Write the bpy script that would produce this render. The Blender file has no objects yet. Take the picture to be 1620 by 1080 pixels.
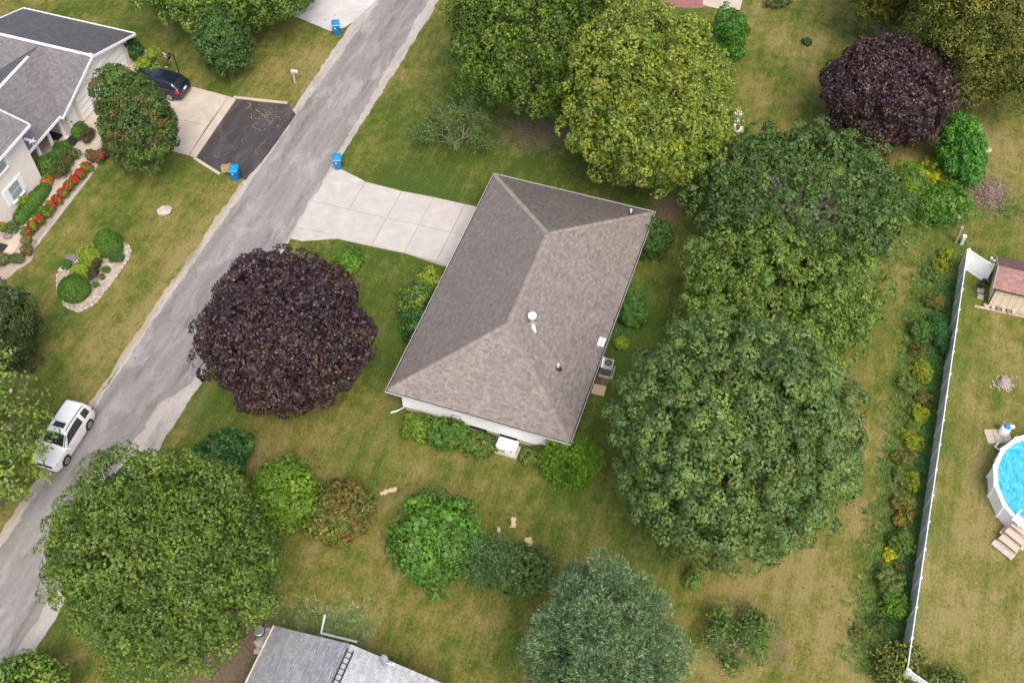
import bpy, math, random
import numpy as np
from mathutils import Matrix, Vector

# ------------------------------------------------------------------ camera, sky, sun, exposure
sc = bpy.context.scene
COL = sc.collection
CAM = np.array([-42.380, -14.165, 57.466])
FWD = np.array([0.56447292, 0.20427747, -0.79977562])
RGT = np.array([0.32633372, -0.94518949, -0.01109607])
UPV = np.array([0.75820619, 0.25473032, 0.6001965])
FPX = 1750.887                      # focal length in pixels of the 1620 px wide photograph
cd = bpy.data.cameras.new('camera'); cam = bpy.data.objects.new('camera', cd); COL.objects.link(cam)
m = Matrix.Identity(4)
for i in range(3):
    m[i][0] = RGT[i]; m[i][1] = UPV[i]; m[i][2] = -FWD[i]; m[i][3] = CAM[i]
cam.matrix_world = m
cd.sensor_width = 36; cd.lens = FPX / 1620 * 36; cd.clip_end = 2000; cd.clip_start = .5
sc.camera = cam

SUN = np.array([-.56, -.40, 1.05]); SUN = SUN / np.linalg.norm(SUN)
w = bpy.data.worlds.new('World'); sc.world = w; w.use_nodes = True
nt = w.node_tree; bg = nt.nodes['Background']
sky = nt.nodes.new('ShaderNodeTexSky'); sky.sky_type = 'NISHITA'; sky.sun_disc = False
sky.sun_elevation = math.asin(SUN[2]); sky.sun_rotation = math.atan2(SUN[0], SUN[1])
sky.air_density = 0.6; sky.dust_density = 4.0; sky.ozone_density = 0.3
nt.links.new(sky.outputs[0], bg.inputs[0]); bg.inputs[1].default_value = .15
sd = bpy.data.lights.new('sun', 'SUN'); sd.energy = .92; sd.angle = math.radians(28); sd.color = (1, .93, .81)
so = bpy.data.objects.new('sun', sd); COL.objects.link(so)
so.rotation_euler = Vector(SUN).to_track_quat('Z', 'Y').to_euler()
sc.view_settings.view_transform = 'Standard'; sc.view_settings.look = 'None'
sc.view_settings.exposure = 1.06; sc.view_settings.gamma = 1
sc.view_settings.use_curve_mapping = False

R = np.random.default_rng(7)
random.seed(7)

# ------------------------------------------------------------------ helpers
def P(px, py, z=0.0):
    """ground survey: where the sight line through a photo pixel meets height z"""
    d = FWD * FPX + RGT * (px - 810) + UPV * (540 - py)
    return CAM + d * ((z - CAM[2]) / d[2])
def PV(px, py, v):
    d = FWD * FPX + RGT * (px - 810) + UPV * (540 - py)
    return CAM + d * ((v - CAM[1]) / d[1])
def PU(px, py, u):
    d = FWD * FPX + RGT * (px - 810) + UPV * (540 - py)
    return CAM + d * ((u - CAM[0]) / d[0])
def scale_at(p):
    return FPX / float(np.dot(np.asarray(p) - CAM, FWD))

def new_mat(name):
    mt = bpy.data.materials.new(name); mt.use_nodes = True
    return mt, mt.node_tree.nodes, mt.node_tree.links, mt.node_tree.nodes['Principled BSDF']
def mix(n, l, fac, c1, c2, typ='MIX'):
    x = n.new('ShaderNodeMix'); x.data_type = 'RGBA'; x.blend_type = typ
    for i, c in ((0, fac), (6, c1), (7, c2)):
        if hasattr(c, 'is_output'): l.new(c, x.inputs[i])
        elif i == 0: x.inputs[0].default_value = c
        else: x.inputs[i].default_value = (*c[:3], 1)
    return x.outputs[2]
def noise(n, l, scale, detail=4, vec=None, rough=.55, dist=0):
    x = n.new('ShaderNodeTexNoise'); x.inputs['Scale'].default_value = scale; x.inputs['Detail'].default_value = detail
    x.inputs['Roughness'].default_value = rough; x.inputs['Distortion'].default_value = dist
    if vec is not None: l.new(vec, x.inputs['Vector'])
    return x.outputs['Fac']
def ramp(n, l, src, a, b, ca=(0, 0, 0), cb=(1, 1, 1)):
    x = n.new('ShaderNodeValToRGB'); x.color_ramp.elements[0].position = a; x.color_ramp.elements[1].position = b
    x.color_ramp.elements[0].color = (*ca, 1); x.color_ramp.elements[1].color = (*cb, 1)
    l.new(src, x.inputs[0]); return x.outputs[0]
def math_(n, l, op, a, b=0.0, clamp=False):
    x = n.new('ShaderNodeMath'); x.operation = op; x.use_clamp = clamp
    for i, c in ((0, a), (1, b)):
        if hasattr(c, 'is_output'): l.new(c, x.inputs[i])
        else: x.inputs[i].default_value = c
    return x.outputs[0]
def coords(n, l, scale=(1, 1, 1)):
    t = n.new('ShaderNodeTexCoord'); mp = n.new('ShaderNodeMapping'); mp.inputs['Scale'].default_value = scale
    g = n.new('ShaderNodeNewGeometry')
    l.new(g.outputs['Position'], mp.inputs[0]); n.remove(t); return mp.outputs[0]
def bump(n, l, b, h, strength=.3, dist=.02):
    x = n.new('ShaderNodeBump'); x.inputs['Strength'].default_value = strength; x.inputs['Distance'].default_value = dist
    l.new(h, x.inputs['Height']); l.new(x.outputs[0], b.inputs['Normal'])

def plain(name, c, rough=.6, metal=0.0, spec=.4, var=.12, scale=3.0, dirt=None):
    mt, n, l, b = new_mat(name)
    v = coords(n, l)
    f = ramp(n, l, noise(n, l, scale, 5, v), .3, .7)
    lo = tuple(x * (1 - var) for x in c); hi = tuple(min(1, x * (1 + var)) for x in c)
    o = mix(n, l, f, lo, hi)
    if dirt:
        o = mix(n, l, ramp(n, l, noise(n, l, scale * .35, 6, v, .7), .52, .75), o, dirt)
    l.new(o, b.inputs['Base Color'])
    b.inputs['Roughness'].default_value = rough; b.inputs['Metallic'].default_value = metal
    b.inputs['Specular IOR Level'].default_value = spec
    return mt
def attr_mat(name, rough=.6, spec=.3, translucent=0.0, vary=.0, vscale=.8, stain=None):
    mt, n, l, b = new_mat(name)
    a = n.new('ShaderNodeAttribute'); a.attribute_name = 'col'
    o = a.outputs['Color']
    if vary or stain:
        v = coords(n, l)
        f = ramp(n, l, noise(n, l, vscale, 5, v, .65), .3, .7)
        if vary: o = mix(n, l, math_(n, l, 'MULTIPLY', f, vary), o, (0.02, 0.02, 0.02) if not stain else stain)
    l.new(o, b.inputs['Base Color']); b.inputs['Roughness'].default_value = rough
    b.inputs['Specular IOR Level'].default_value = spec
    if translucent:
        t = n.new('ShaderNodeBsdfTranslucent'); l.new(o, t.inputs['Color'])
        mx = n.new('ShaderNodeMixShader'); mx.inputs[0].default_value = translucent
        out = n['Material Output'] if 'Material Output' in n else n.get('Material Output')
        l.new(b.outputs[0], mx.inputs[1]); l.new(t.outputs[0], mx.inputs[2]); l.new(mx.outputs[0], out.inputs[0])
    return mt

def mesh_obj(name, V, F, mat, parent=None, col=None, smooth=False, angle=None):
    me = bpy.data.meshes.new(name)
    V = np.asarray(V, dtype=np.float32).reshape(-1, 3)
    if isinstance(F, np.ndarray) and F.ndim == 2:
        k = F.shape[1]; nf = len(F)
        me.vertices.add(len(V)); me.vertices.foreach_set('co', V.ravel())
        me.loops.add(nf * k); me.loops.foreach_set('vertex_index', F.astype(np.int32).ravel())
        me.polygons.add(nf); me.polygons.foreach_set('loop_start', np.arange(0, nf * k, k, dtype=np.int32))
        me.polygons.foreach_set('loop_total', np.full(nf, k, dtype=np.int32))
        me.update(calc_edges=True)
    else:
        me.from_pydata([tuple(map(float, p)) for p in V], [], [tuple(int(i) for i in f) for f in F]); me.update()
    if col is not None:
        at = me.attributes.new('col', 'FLOAT_COLOR', 'FACE')
        c = np.ones((len(me.polygons), 4), np.float32); c[:, :3] = col
        at.data.foreach_set('color', c.ravel())
    if smooth:
        me.polygons.foreach_set('use_smooth', np.ones(len(me.polygons), dtype=bool))
        if angle: me.set_sharp_from_angle(angle=math.radians(angle))
    me.materials.append(mat)
    o = bpy.data.objects.new(name, me); COL.objects.link(o)
    if parent is not None: o.parent = parent
    return o
def tag(o, label=None, cat=None, group=None, kind=None):
    for k, v in (('label', label), ('category', cat), ('group', group), ('kind', kind)):
        if v: o[k] = v
    return o
def thing(name, label, cat, loc=(0, 0, 0), rotz=0.0, group=None):
    o = bpy.data.objects.new(name, None); COL.objects.link(o)
    o.empty_display_size = .3; o.location = tuple(map(float, loc)); o.rotation_euler = (0, 0, rotz)
    return tag(o, label, cat, group)
def copy_tree(o, parent=None):
    c = o.copy(); COL.objects.link(c)
    if parent is not None: c.parent = parent
    for ch in list(o.children): copy_tree(ch, c)
    return c

class MB:
    """collects shapes, then links them as one mesh"""
    def __init__(s): s.V = []; s.F = []
    def add(s, vs, fs):
        k = len(s.V); s.V += [tuple(map(float, v)) for v in vs]; s.F += [tuple(i + k for i in f) for f in fs]; return s
    def box(s, c, d, rz=0.0, bev=0.0, tilt=None):
        x, y, z = (q / 2 for q in d)
        if bev > 0:
            e = min(bev, x * .9, y * .9, z * .9)
            ring = lambda X, Y, Z: [(X - e, Y, Z), (X, Y - e, Z), (X, -Y + e, Z), (X - e, -Y, Z), (-X + e, -Y, Z), (-X, -Y + e, Z), (-X, Y - e, Z), (-X + e, Y, Z)]
            vs = ring(x - e, y - e, -z) + ring(x, y, -z + e) + ring(x, y, z - e) + ring(x - e, y - e, z)
            fs = [tuple(range(0, 8)), tuple(range(31, 23, -1))]
            for r in range(3):
                for i in range(8):
                    j = (i + 1) % 8; fs.append((r * 8 + j, r * 8 + i, r * 8 + 8 + i, r * 8 + 8 + j)[::-1])
        else:
            vs = [(a, b, c_) for c_ in (-z, z) for a, b in ((-x, -y), (x, -y), (x, y), (-x, y))]
            fs = [(3, 2, 1, 0), (4, 5, 6, 7), (0, 1, 5, 4), (1, 2, 6, 5), (2, 3, 7, 6), (3, 0, 4, 7)]
        M = Matrix.Rotation(rz, 3, 'Z')
        if tilt is not None: M = M @ Matrix.Rotation(tilt[1], 3, tilt[0])
        return s.add([tuple(M @ Vector(v) + Vector(c)) for v in vs], fs)
    def prism(s, poly, z0, z1):
        n = len(poly); A = sum(poly[i][0] * poly[(i + 1) % n][1] - poly[(i + 1) % n][0] * poly[i][1] for i in range(n))
        if A < 0: poly = poly[::-1]
        vs = [(p[0], p[1], z0) for p in poly] + [(p[0], p[1], z1) for p in poly]
        fs = [tuple(range(n - 1, -1, -1)), tuple(range(n, 2 * n))] + [(i, (i + 1) % n, n + (i + 1) % n, n + i) for i in range(n)]
        return s.add(vs, fs)
    def tube(s, pts, r, n=8, cap=True):
        pts = [Vector(tuple(map(float, p))) for p in pts]
        rs = r if isinstance(r, (list, tuple)) else [r] * len(pts)
        vs, fs = [], []
        ref = Vector((0, 0, 1))
        for i, p in enumerate(pts):
            t = (pts[min(i + 1, len(pts) - 1)] - pts[max(i - 1, 0)])
            if t.length < 1e-6: t = Vector((0, 0, 1))
            t.normalize()
            a = t.cross(ref if abs(t.z) < .9 else Vector((1, 0, 0))).normalized(); b = t.cross(a)
            for k in range(n):
                q = 2 * math.pi * k / n; vs.append(tuple(p + (a * math.cos(q) + b * math.sin(q)) * rs[i]))
        for i in range(len(pts) - 1):
            for k in range(n):
                j = (k + 1) % n; fs.append((i * n + k, i * n + j, (i + 1) * n + j, (i + 1) * n + k))
        if cap: fs += [tuple(range(n - 1, -1, -1)), tuple(range((len(pts) - 1) * n, len(pts) * n))]
        return s.add(vs, fs)
    def lathe(s, prof, c=(0, 0, 0), n=16, axis='Z'):
        vs, fs = [], []
        for r, z in prof:
            for k in range(n):
                q = 2 * math.pi * k / n; x, y = r * math.cos(q), r * math.sin(q)
                p = (x, y, z) if axis == 'Z' else ((x, z, y) if axis == 'Y' else (z, x, y))
                vs.append((p[0] + c[0], p[1] + c[1], p[2] + c[2]))
        for i in range(len(prof) - 1):
            for k in range(n):
                j = (k + 1) % n; fs.append((i * n + k, i * n + j, (i + 1) * n + j, (i + 1) * n + k))
        fs += [tuple(range(n - 1, -1, -1)), tuple(range((len(prof) - 1) * n, len(prof) * n))]
        return s.add(vs, fs)
    def rock(s, c, r, seed, flat=.6):
        rr = np.random.default_rng(seed); vs, fs = [], []
        n = 7; prof = [(.45, -.8), (.95, -.3), (1.0, .25), (.6, .8)]
        for a, z in prof:
            for k in range(n):
                q = 2 * math.pi * k / n; f = a * rr.uniform(.75, 1.2)
                vs.append((c[0] + r * f * math.cos(q), c[1] + r * f * math.sin(q), c[2] + r * flat * z * rr.uniform(.8, 1.1)))
        for i in range(3):
            for k in range(n):
                j = (k + 1) % n; fs.append((i * n + k, i * n + j, (i + 1) * n + j, (i + 1) * n + k))
        fs += [tuple(range(n - 1, -1, -1)), tuple(range(3 * n, 4 * n))]
        return s.add(vs, fs)
    def build(s, name, mat, parent=None, smooth=False, angle=35, col=None):
        return mesh_obj(name, s.V, s.F, mat, parent, smooth=smooth, angle=angle, col=col)

# ------------------------------------------------------------------ materials
M = {}
M['concrete'] = plain('concrete', (.445, .425, .39), .85, 0, .2, .10, 1.2, (.40, .37, .33))
M['concrete_tan'] = plain('tan concrete', (.47, .41, .34), .85, 0, .2, .10, 1.0, (.36, .31, .25))
M['court'] = plain('pale concrete', (.52, .505, .49), .85, 0, .2, .08, .8, (.37, .36, .35))
M['joint'] = plain('joint', (.31, .29, .26), .9)
M['white_paint'] = plain('white paint', (.86, .87, .89), .55, 0, .3, .04)
M['gutter_white'] = plain('weathered gutter white', (.56, .57, .58), .5)
M['white_vinyl'] = plain('white vinyl', (.84, .86, .87), .4, 0, .4, .03)
M['cream'] = plain('cream siding', (.82, .77, .71), .7, 0, .3, .05)
M['cream_brick'] = plain('cream stucco', (.68, .61, .52), .8, 0, .2, .07)
M['foundation'] = plain('foundation block', (.46, .42, .33), .9, 0, .2, .12)
M['dark'] = plain('dark rubber', (.018, .018, .02), .7)
M['dark_metal'] = plain('dark metal', (.03, .03, .032), .5, .3)
M['gutter_dark'] = plain('gutter bed', (.05, .05, .055), .6)
M['glass'] = plain('window glass', (.02, .026, .03), .08, 0, .8, .05)
M['pane'] = plain('window pane', (.30, .36, .37), .1, 0, .7, .08)
M['steel'] = plain('galvanised steel', (.5, .5, .5), .4, .7)
M['black'] = plain('black iron', (.012, .012, .013), .5)
M['bin_blue'] = plain('blue plastic', (.008, .165, .42), .45, 0, .4, .06)
M['bark'] = plain('bark', (.12, .095, .075), .9, 0, .1, .3, 6)
M['grey_bark'] = plain('grey bark', (.30, .26, .23), .9, 0, .1, .25, 6)
M['wood'] = plain('pale wood', (.46, .37, .27), .8, 0, .2, .2, 5)
M['plywood'] = plain('plywood', (.50, .40, .26), .8, 0, .2, .12, 5, (.34, .26, .17))
M['step'] = plain('resin steps', (.50, .41, .33), .6, 0, .3, .06)
M['grey_green'] = plain('green grey enamel', (.36, .39, .34), .5, .1)
M['pinkstone'] = plain('pink stone', (.48, .39, .33), .9, 0, .2, .2, 9)
M['stone'] = plain('pale stone', (.42, .385, .34), .9, 0, .2, .2, 4)
M['greystone'] = plain('grey stone', (.20, .18, .165), .9, 0, .2, .3, 5)
M['rug'] = plain('black mat', (.022, .022, .026), .9)
M['red_brick'] = plain('red brick', (.27, .12, .11), .85)
M['tail'] = plain('tail lamp', (.42, .015, .03), .25, 0, .6)
M['headlamp'] = plain('head lamp', (.55, .57, .58), .12, .2, .8)
M['chrome'] = plain('chrome', (.65, .65, .66), .2, .9)
M['alloy'] = plain('alloy', (.42, .42, .43), .35, .8)
M['tyre'] = plain('tyre', (.02, .02, .02), .8)
M['leaf'] = attr_mat('leaf', .5, .4, .30)
M['purple_leaf'] = attr_mat('purple leaf', .5, .45, .10)
M['needle'] = attr_mat('needle', .6, .25, .12)
M['petal'] = attr_mat('petal', .6, .2, .25)
M['shingle'] = attr_mat('shingle', .9, .15, 0, .20, .5, (.13, .115, .11))
M['shingle_streaked'] = attr_mat('streaked shingle', .9, .15, 0, .30, .35, (.15, .132, .120))
M['chips'] = attr_mat('chips', .9, .15)

def car_paint(name, c, coat=.6, rough=.35):
    mt, n, l, b = new_mat(name)
    b.inputs['Base Color'].default_value = (*c, 1); b.inputs['Roughness'].default_value = rough
    b.inputs['Coat Weight'].default_value = coat; b.inputs['Coat Roughness'].default_value = .06
    return mt
M['car_white'] = car_paint('white paint car', (.80, .80, .80))
M['car_blue'] = car_paint('dark blue paint car', (.008, .013, .026), .8, .25)

def lawn_mat():
    mt, n, l, b = new_mat('lawn grass')
    a = n.new('ShaderNodeAttribute'); a.attribute_name = 'patch'
    sp = n.new('ShaderNodeSeparateColor'); l.new(a.outputs['Color'], sp.inputs[0])
    dry, soil, lush_shade = sp.outputs[0], sp.outputs[1], sp.outputs[2]
    v = coords(n, l); vs = coords(n, l, (.9, 4.0, 1)); vt = coords(n, l, (.12, 1.4, 1)); vu = coords(n, l, (2.2, 5.5, 1))
    n1 = noise(n, l, .28, 5, v, .6); n2 = noise(n, l, 1.3, 6, v, .65); n3 = noise(n, l, 6, 5, v, .7); n4 = noise(n, l, 16, 3, v, .7)
    n5 = noise(n, l, 1.2, 4, vs, .6); n6 = noise(n, l, 1.0, 3, vt, .5); n7 = noise(n, l, 3.2, 4, vu, .7)
    f = math_(n, l, 'ADD', dry, math_(n, l, 'MULTIPLY', math_(n, l, 'SUBTRACT', n1, .5), 1.9))
    for nn, k in ((n2, 1.5), (n3, 1.0), (n5, .7), (n6, .9), (n7, .8)):
        f = math_(n, l, 'ADD', f, math_(n, l, 'MULTIPLY', math_(n, l, 'SUBTRACT', nn, .5), k))
    f = math_(n, l, 'MULTIPLY', f, 1.0, True)
    r = n.new('ShaderNodeValToRGB'); l.new(f, r.inputs[0])
    e = r.color_ramp.elements; e[0].position = 0; e[0].color = (.062, .098, .018, 1); e[1].position = 1; e[1].color = (.245, .205, .088, 1)
    for p_, c_ in ((.3, (.096, .128, .024)), (.55, (.148, .150, .038)), (.78, (.195, .174, .058))):
        q = e.new(p_); q.color = (*c_, 1)
    o = r.outputs[0]
    lf = math_(n, l, 'MULTIPLY', lush_shade, ramp(n, l, n2, .3, .6), True)
    o = mix(n, l, lf, o, (.050, .105, .024))
    sf = math_(n, l, 'ADD', soil, math_(n, l, 'MULTIPLY', math_(n, l, 'SUBTRACT', n2, .5), 1.2))
    sf = math_(n, l, 'ADD', sf, math_(n, l, 'MULTIPLY', math_(n, l, 'SUBTRACT', n3, .5), .6))
    sf = ramp(n, l, sf, .38, .72)
    o = mix(n, l, sf, o, mix(n, l, n3, (.12, .085, .060), (.215, .165, .130)))
    # blade grain
    o = mix(n, l, .75, o, mix(n, l, ramp(n, l, n4, .30, .72), (.32, .36, .30), (1.66, 1.62, 1.5)), 'MULTIPLY')
    o = mix(n, l, .6, o, mix(n, l, ramp(n, l, n3, .25, .75), (.62, .62, .60), (1.32, 1.32, 1.28)), 'MULTIPLY')
    l.new(o, b.inputs['Base Color']); b.inputs['Roughness'].default_value = .9; b.inputs['Specular IOR Level'].default_value = .1
    bump(n, l, b, n4, .7, .06)
    return mt
M['lawn'] = lawn_mat()

def road_mat(name, base, dark, pale):
    mt, n, l, b = new_mat(name)
    v = coords(n, l); vs = coords(n, l, (.11, 1.1, 1)); vw = coords(n, l, (.35, .9, 1))
    ns = noise(n, l, 1.0, 5, vs, .6); nw = noise(n, l, .8, 5, vw, .65, .6); nf = noise(n, l, 26, 3, v, .7); nm = noise(n, l, 4, 5, v, .7)
    o = mix(n, l, ramp(n, l, ns, .3, .72), dark, base)
    o = mix(n, l, math_(n, l, 'MULTIPLY', ramp(n, l, nw, .50, .72), .75), o, pale)
    nb = noise(n, l, .55, 5, coords(n, l, (.35, 1.6, 1)), .7)
    o = mix(n, l, math_(n, l, 'MULTIPLY', ramp(n, l, nb, .54, .66), .6), o, tuple(x * .55 for x in dark))
    o = mix(n, l, .5, o, mix(n, l, ramp(n, l, nf, .25, .75), (.55, .55, .55), (1.4, 1.4, 1.4)), 'MULTIPLY')
    o = mix(n, l, .4, o, mix(n, l, ramp(n, l, nm, .25, .75), (.65, .65, .65), (1.3, 1.3, 1.3)), 'MULTIPLY')
    l.new(o, b.inputs['Base Color']); b.inputs['Roughness'].default_value = .9; b.inputs['Specular IOR Level'].default_value = .2
    bump(n, l, b, nf, .4, .015)
    return mt
M['asphalt'] = road_mat('worn asphalt', (.278, .268, .254), (.190, .183, .174), (.39, .378, .36))
M['gravel'] = road_mat('pale gravel', (.42, .395, .365), (.34, .315, .28), (.48, .45, .41))
M['sand'] = road_mat('sandy edge', (.40, .35, .265), (.30, .26, .19), (.45, .40, .31))
M['black_asphalt'] = road_mat('sealed black asphalt', (.072, .067, .067), (.045, .042, .043), (.115, .105, .098))
M['mulch'] = road_mat('pale pebble bed', (.42, .36, .31), (.30, .25, .21), (.50, .44, .38))

def water_mat():
    mt, n, l, b = new_mat('pool water')
    v = coords(n, l, (1, 1.8, 1)); k = noise(n, l, 3.2, 3, v, .5, .8)
    o = mix(n, l, ramp(n, l, k, .35, .68), (.016, .32, .66), (.12, .50, .78))
    l.new(o, b.inputs['Base Color']); b.inputs['Roughness'].default_value = .08
    bump(n, l, b, k, .35, .06); return mt
M['water'] = water_mat()

# ------------------------------------------------------------------ ground
# patches of dry grass, bare soil and lusher grass, with shade beside fence and pool painted in, as seen from the air: pixel x, y, radius (px), amount
DRY = [(300, 420, 150, .22), (180, 560, 130, .25), (260, 560, 60, .2), (470, 110, 90, .40), (300, 90, 90, .10), (330, 270, 60, .25), (640, 110, 60, .18), (470, 700, 110, .22), (700, 740, 140, .20),
       (560, 900, 150, .24), (720, 980, 150, .18), (1220, 940, 160, .42), (1150, 1030, 120, .25), (1380, 700, 55, .28), (1395, 560, 50, .25), (1560, 760, 160, .26), (1530, 960, 170, .42),
       (1540, 540, 110, .18), (1250, 60, 130, .32), (1230, 190, 90, .20), (1590, 260, 120, .40), (1420, 235, 60, .3), (640, 420, 80, -.16), (620, 280, 150, -.26), (880, 260, 110, -.26),
       (640, 560, 90, -.18), (1000, 560, 90, -.5), (980, 760, 90, -.12), (900, 820, 120, -.05), (600, 740, 60, .0), (1250, 130, 60, -.2), (1470, 620, 60, -.3), (1580, 400, 70, -.2), (440, 690, 90, .1), (1390, 400, 60, .05), (180, 330, 60, -.1), (130, 380, 60, .2), (230, 400, 90, .12), (1330, 420, 60, .1), (520, 480, 60, .0), (700, 880, 60, .1), (840, 960, 80, .05)]
SOIL = [(355, 1010, 75, .85), (310, 1075, 70, .7), (410, 955, 50, .35), (500, 975, 55, .42), (810, 205, 70, .52), (880, 215, 50, .5), (1060, 335, 45, .7), (1562, 305, 34, .9), (1358, 1000, 17, .8), (955, 600, 20, .75),
        (938, 560, 18, .7), (930, 655, 18, .5), (990, 650, 18, .5), (1430, 232, 50, .42), (420, 815, 40, .65), (1225, 985, 40, .45), (1005, 880, 55, .42), (1230, 1045, 30, .5), (470, 850, 50, .2), (1590, 205, 40, .3), (820, 720, 25, .3), (860, 705, 22, .5), (770, 695, 20, .5), (1380, 650, 22, .28), (470, 705, 40, .22), (250, 640, 40, .1), (380, 145, 20, .4), (520, 72, 18, .4), (60, 720, 60, .25), (720, 735, 40, .12)]
LUSH_SHADE = [(640, 520, 45, .8), (640, 660, 40, .6), (1000, 500, 45, .9), (985, 560, 30, .8), (1490, 560, 34, .9), (1480, 700, 32, .9), (1465, 830, 32, .9), (1440, 960, 32, .8), (1555, 760, 22, .7), (590, 730, 40, .25), (560, 700, 40, .2), (700, 290, 60, .25), (330, 640, 40, .6), (920, 780, 60, .15), (1500, 470, 30, .6), (1450, 620, 40, .5), (520, 500, 60, .2), (1400, 500, 40, .4), (260, 260, 40, .4), (700, 790, 40, .3)]
def build_ground():
    xs = np.concatenate([[-160, -110, -80, -60], np.arange(-48, 62.01, .5), [75, 100, 150, 220]])
    ys = np.concatenate([[-160, -110, -75, -55], np.arange(-46, 66.01, .5), [75, 100, 150, 220]])
    X, Y = np.meshgrid(xs, ys, indexing='ij'); V = np.stack([X, Y, np.zeros_like(X)], -1).reshape(-1, 3)
    ny = len(ys); i, j = np.meshgrid(np.arange(len(xs) - 1), np.arange(ny - 1), indexing='ij')
    a = (i * ny + j).ravel(); F = np.stack([a, a + ny, a + ny + 1, a + 1], 1)
    o = mesh_obj('ground', V, F, M['lawn'])
    ch = np.zeros((len(V), 4), np.float32); ch[:, 3] = 1; ch[:, 0] = .34
    # towards the back of the lots the grass is drier
    ch[:, 0] += .07 * (V[:, 1] < -20)
    for k, lst in ((0, DRY), (1, SOIL), (2, LUSH_SHADE)):
        for px, py, rp, am in lst:
            c = P(px, py); r = rp / scale_at(c)
            d2 = ((V[:, 0] - c[0]) ** 2 * .7 + (V[:, 1] - c[1]) ** 2) / (r * r)
            ch[:, k] += am * np.exp(-d2 * 1.1)
    strip = np.clip(1 - np.abs(V[:, 1] + 24.6) / 1.5, 0, 1) * (V[:, 0] < 13) * (V[:, 0] > -17)
    ch[:, 2] += .8 * strip; ch[:, 0] -= .3 * strip
    edge = np.exp(-((V[:, 1] - 24.6) / .8) ** 2) + .6 * np.exp(-((V[:, 1] - 17.6) / .5) ** 2)
    ch[:, 0] += .22 * edge
    ch[:, :3] = np.clip(ch[:, :3], 0, 1)
    at = o.data.attributes.new('patch', 'FLOAT_COLOR', 'POINT'); at.data.foreach_set('color', ch.ravel())
    tag(o, 'mown green and tan lawn', None, None, 'structure')
build_ground()

def ragged(pts, amp, step=.5, seed=1):
    """a polygon with its edges broken up"""
    rr = np.random.default_rng(seed); out = []
    n = len(pts)
    for i in range(n):
        a = np.array(pts[i][:2], float); b = np.array(pts[(i + 1) % n][:2], float); L = np.linalg.norm(b - a)
        k = max(1, int(L / step)); nrm = np.array([-(b - a)[1], (b - a)[0]]) / max(L, 1e-6); w_ = 0
        for t in range(k):
            w_ = .6 * w_ + rr.normal() * amp * .8
            out.append(tuple(a + (b - a) * t / k + nrm * (w_ if t else 0)))
    return out
def sheet(name, pts, z, mat, label=None, amp=0.0, step=.5, seed=1, thick=None):
    pts = ragged(pts, amp, step, seed) if amp else [tuple(p[:2]) for p in pts]
    mb = MB()
    if thick: mb.prism(pts, z - thick, z)
    else:
        n = len(pts); A = sum(pts[i][0] * pts[(i + 1) % n][1] - pts[(i + 1) % n][0] * pts[i][1] for i in range(n))
        if A < 0: pts = pts[::-1]
        mb.add([(p[0], p[1], z) for p in pts], [tuple(range(n))])
    return tag(mb.build(name, mat), label, None, None, 'structure')

# road: runs along X between Y 18.2 and 23.9
sheet('road_shoulder', [(-70, 18.0), (-20, 18.1), (-12, 18.15), (8, 18.1), (40, 18.1), (80, 18.4), (80, 23.9), (30, 23.9), (6, 23.85), (-14, 23.75), (-70, 23.9)], .004, M['gravel'], 'pale gravel shoulder of the road', .05, .3, 3)
sheet('sandy_verge', [(-40, 23.7), (-20, 23.72), (6, 23.75), (6, 24.0), (-6, 24.12), (-14, 24.02), (-40, 24.1)], .008, M['sand'], 'sandy strip along the road edge', .06, .25, 5)
sheet('road', [(-70, 18.9), (-26, 19.0), (-18, 20.0), (-13.5, 19.9), (-11.5, 18.7), (-6, 18.5), (2, 18.35), (9, 18.45), (18, 18.75), (30, 18.9), (80, 19.1), (80, 23.2), (28, 22.9), (18, 23.2), (10, 23.3), (0, 23.45), (-12, 23.5), (-25, 23.5), (-70, 23.5)], .012, M['asphalt'], 'worn grey asphalt street with streaks', .06, .3, 9)
sheet('side_court', [P(400, 1), P(470, 28), P(523, 50), P(545, 44), P(560, 34), (29.5, 23.0), (60, 23.0), (60, 40), (27, 40)], .016, M['court'], 'pale concrete side drive at the top of the street', .05, .6, 2)

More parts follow.
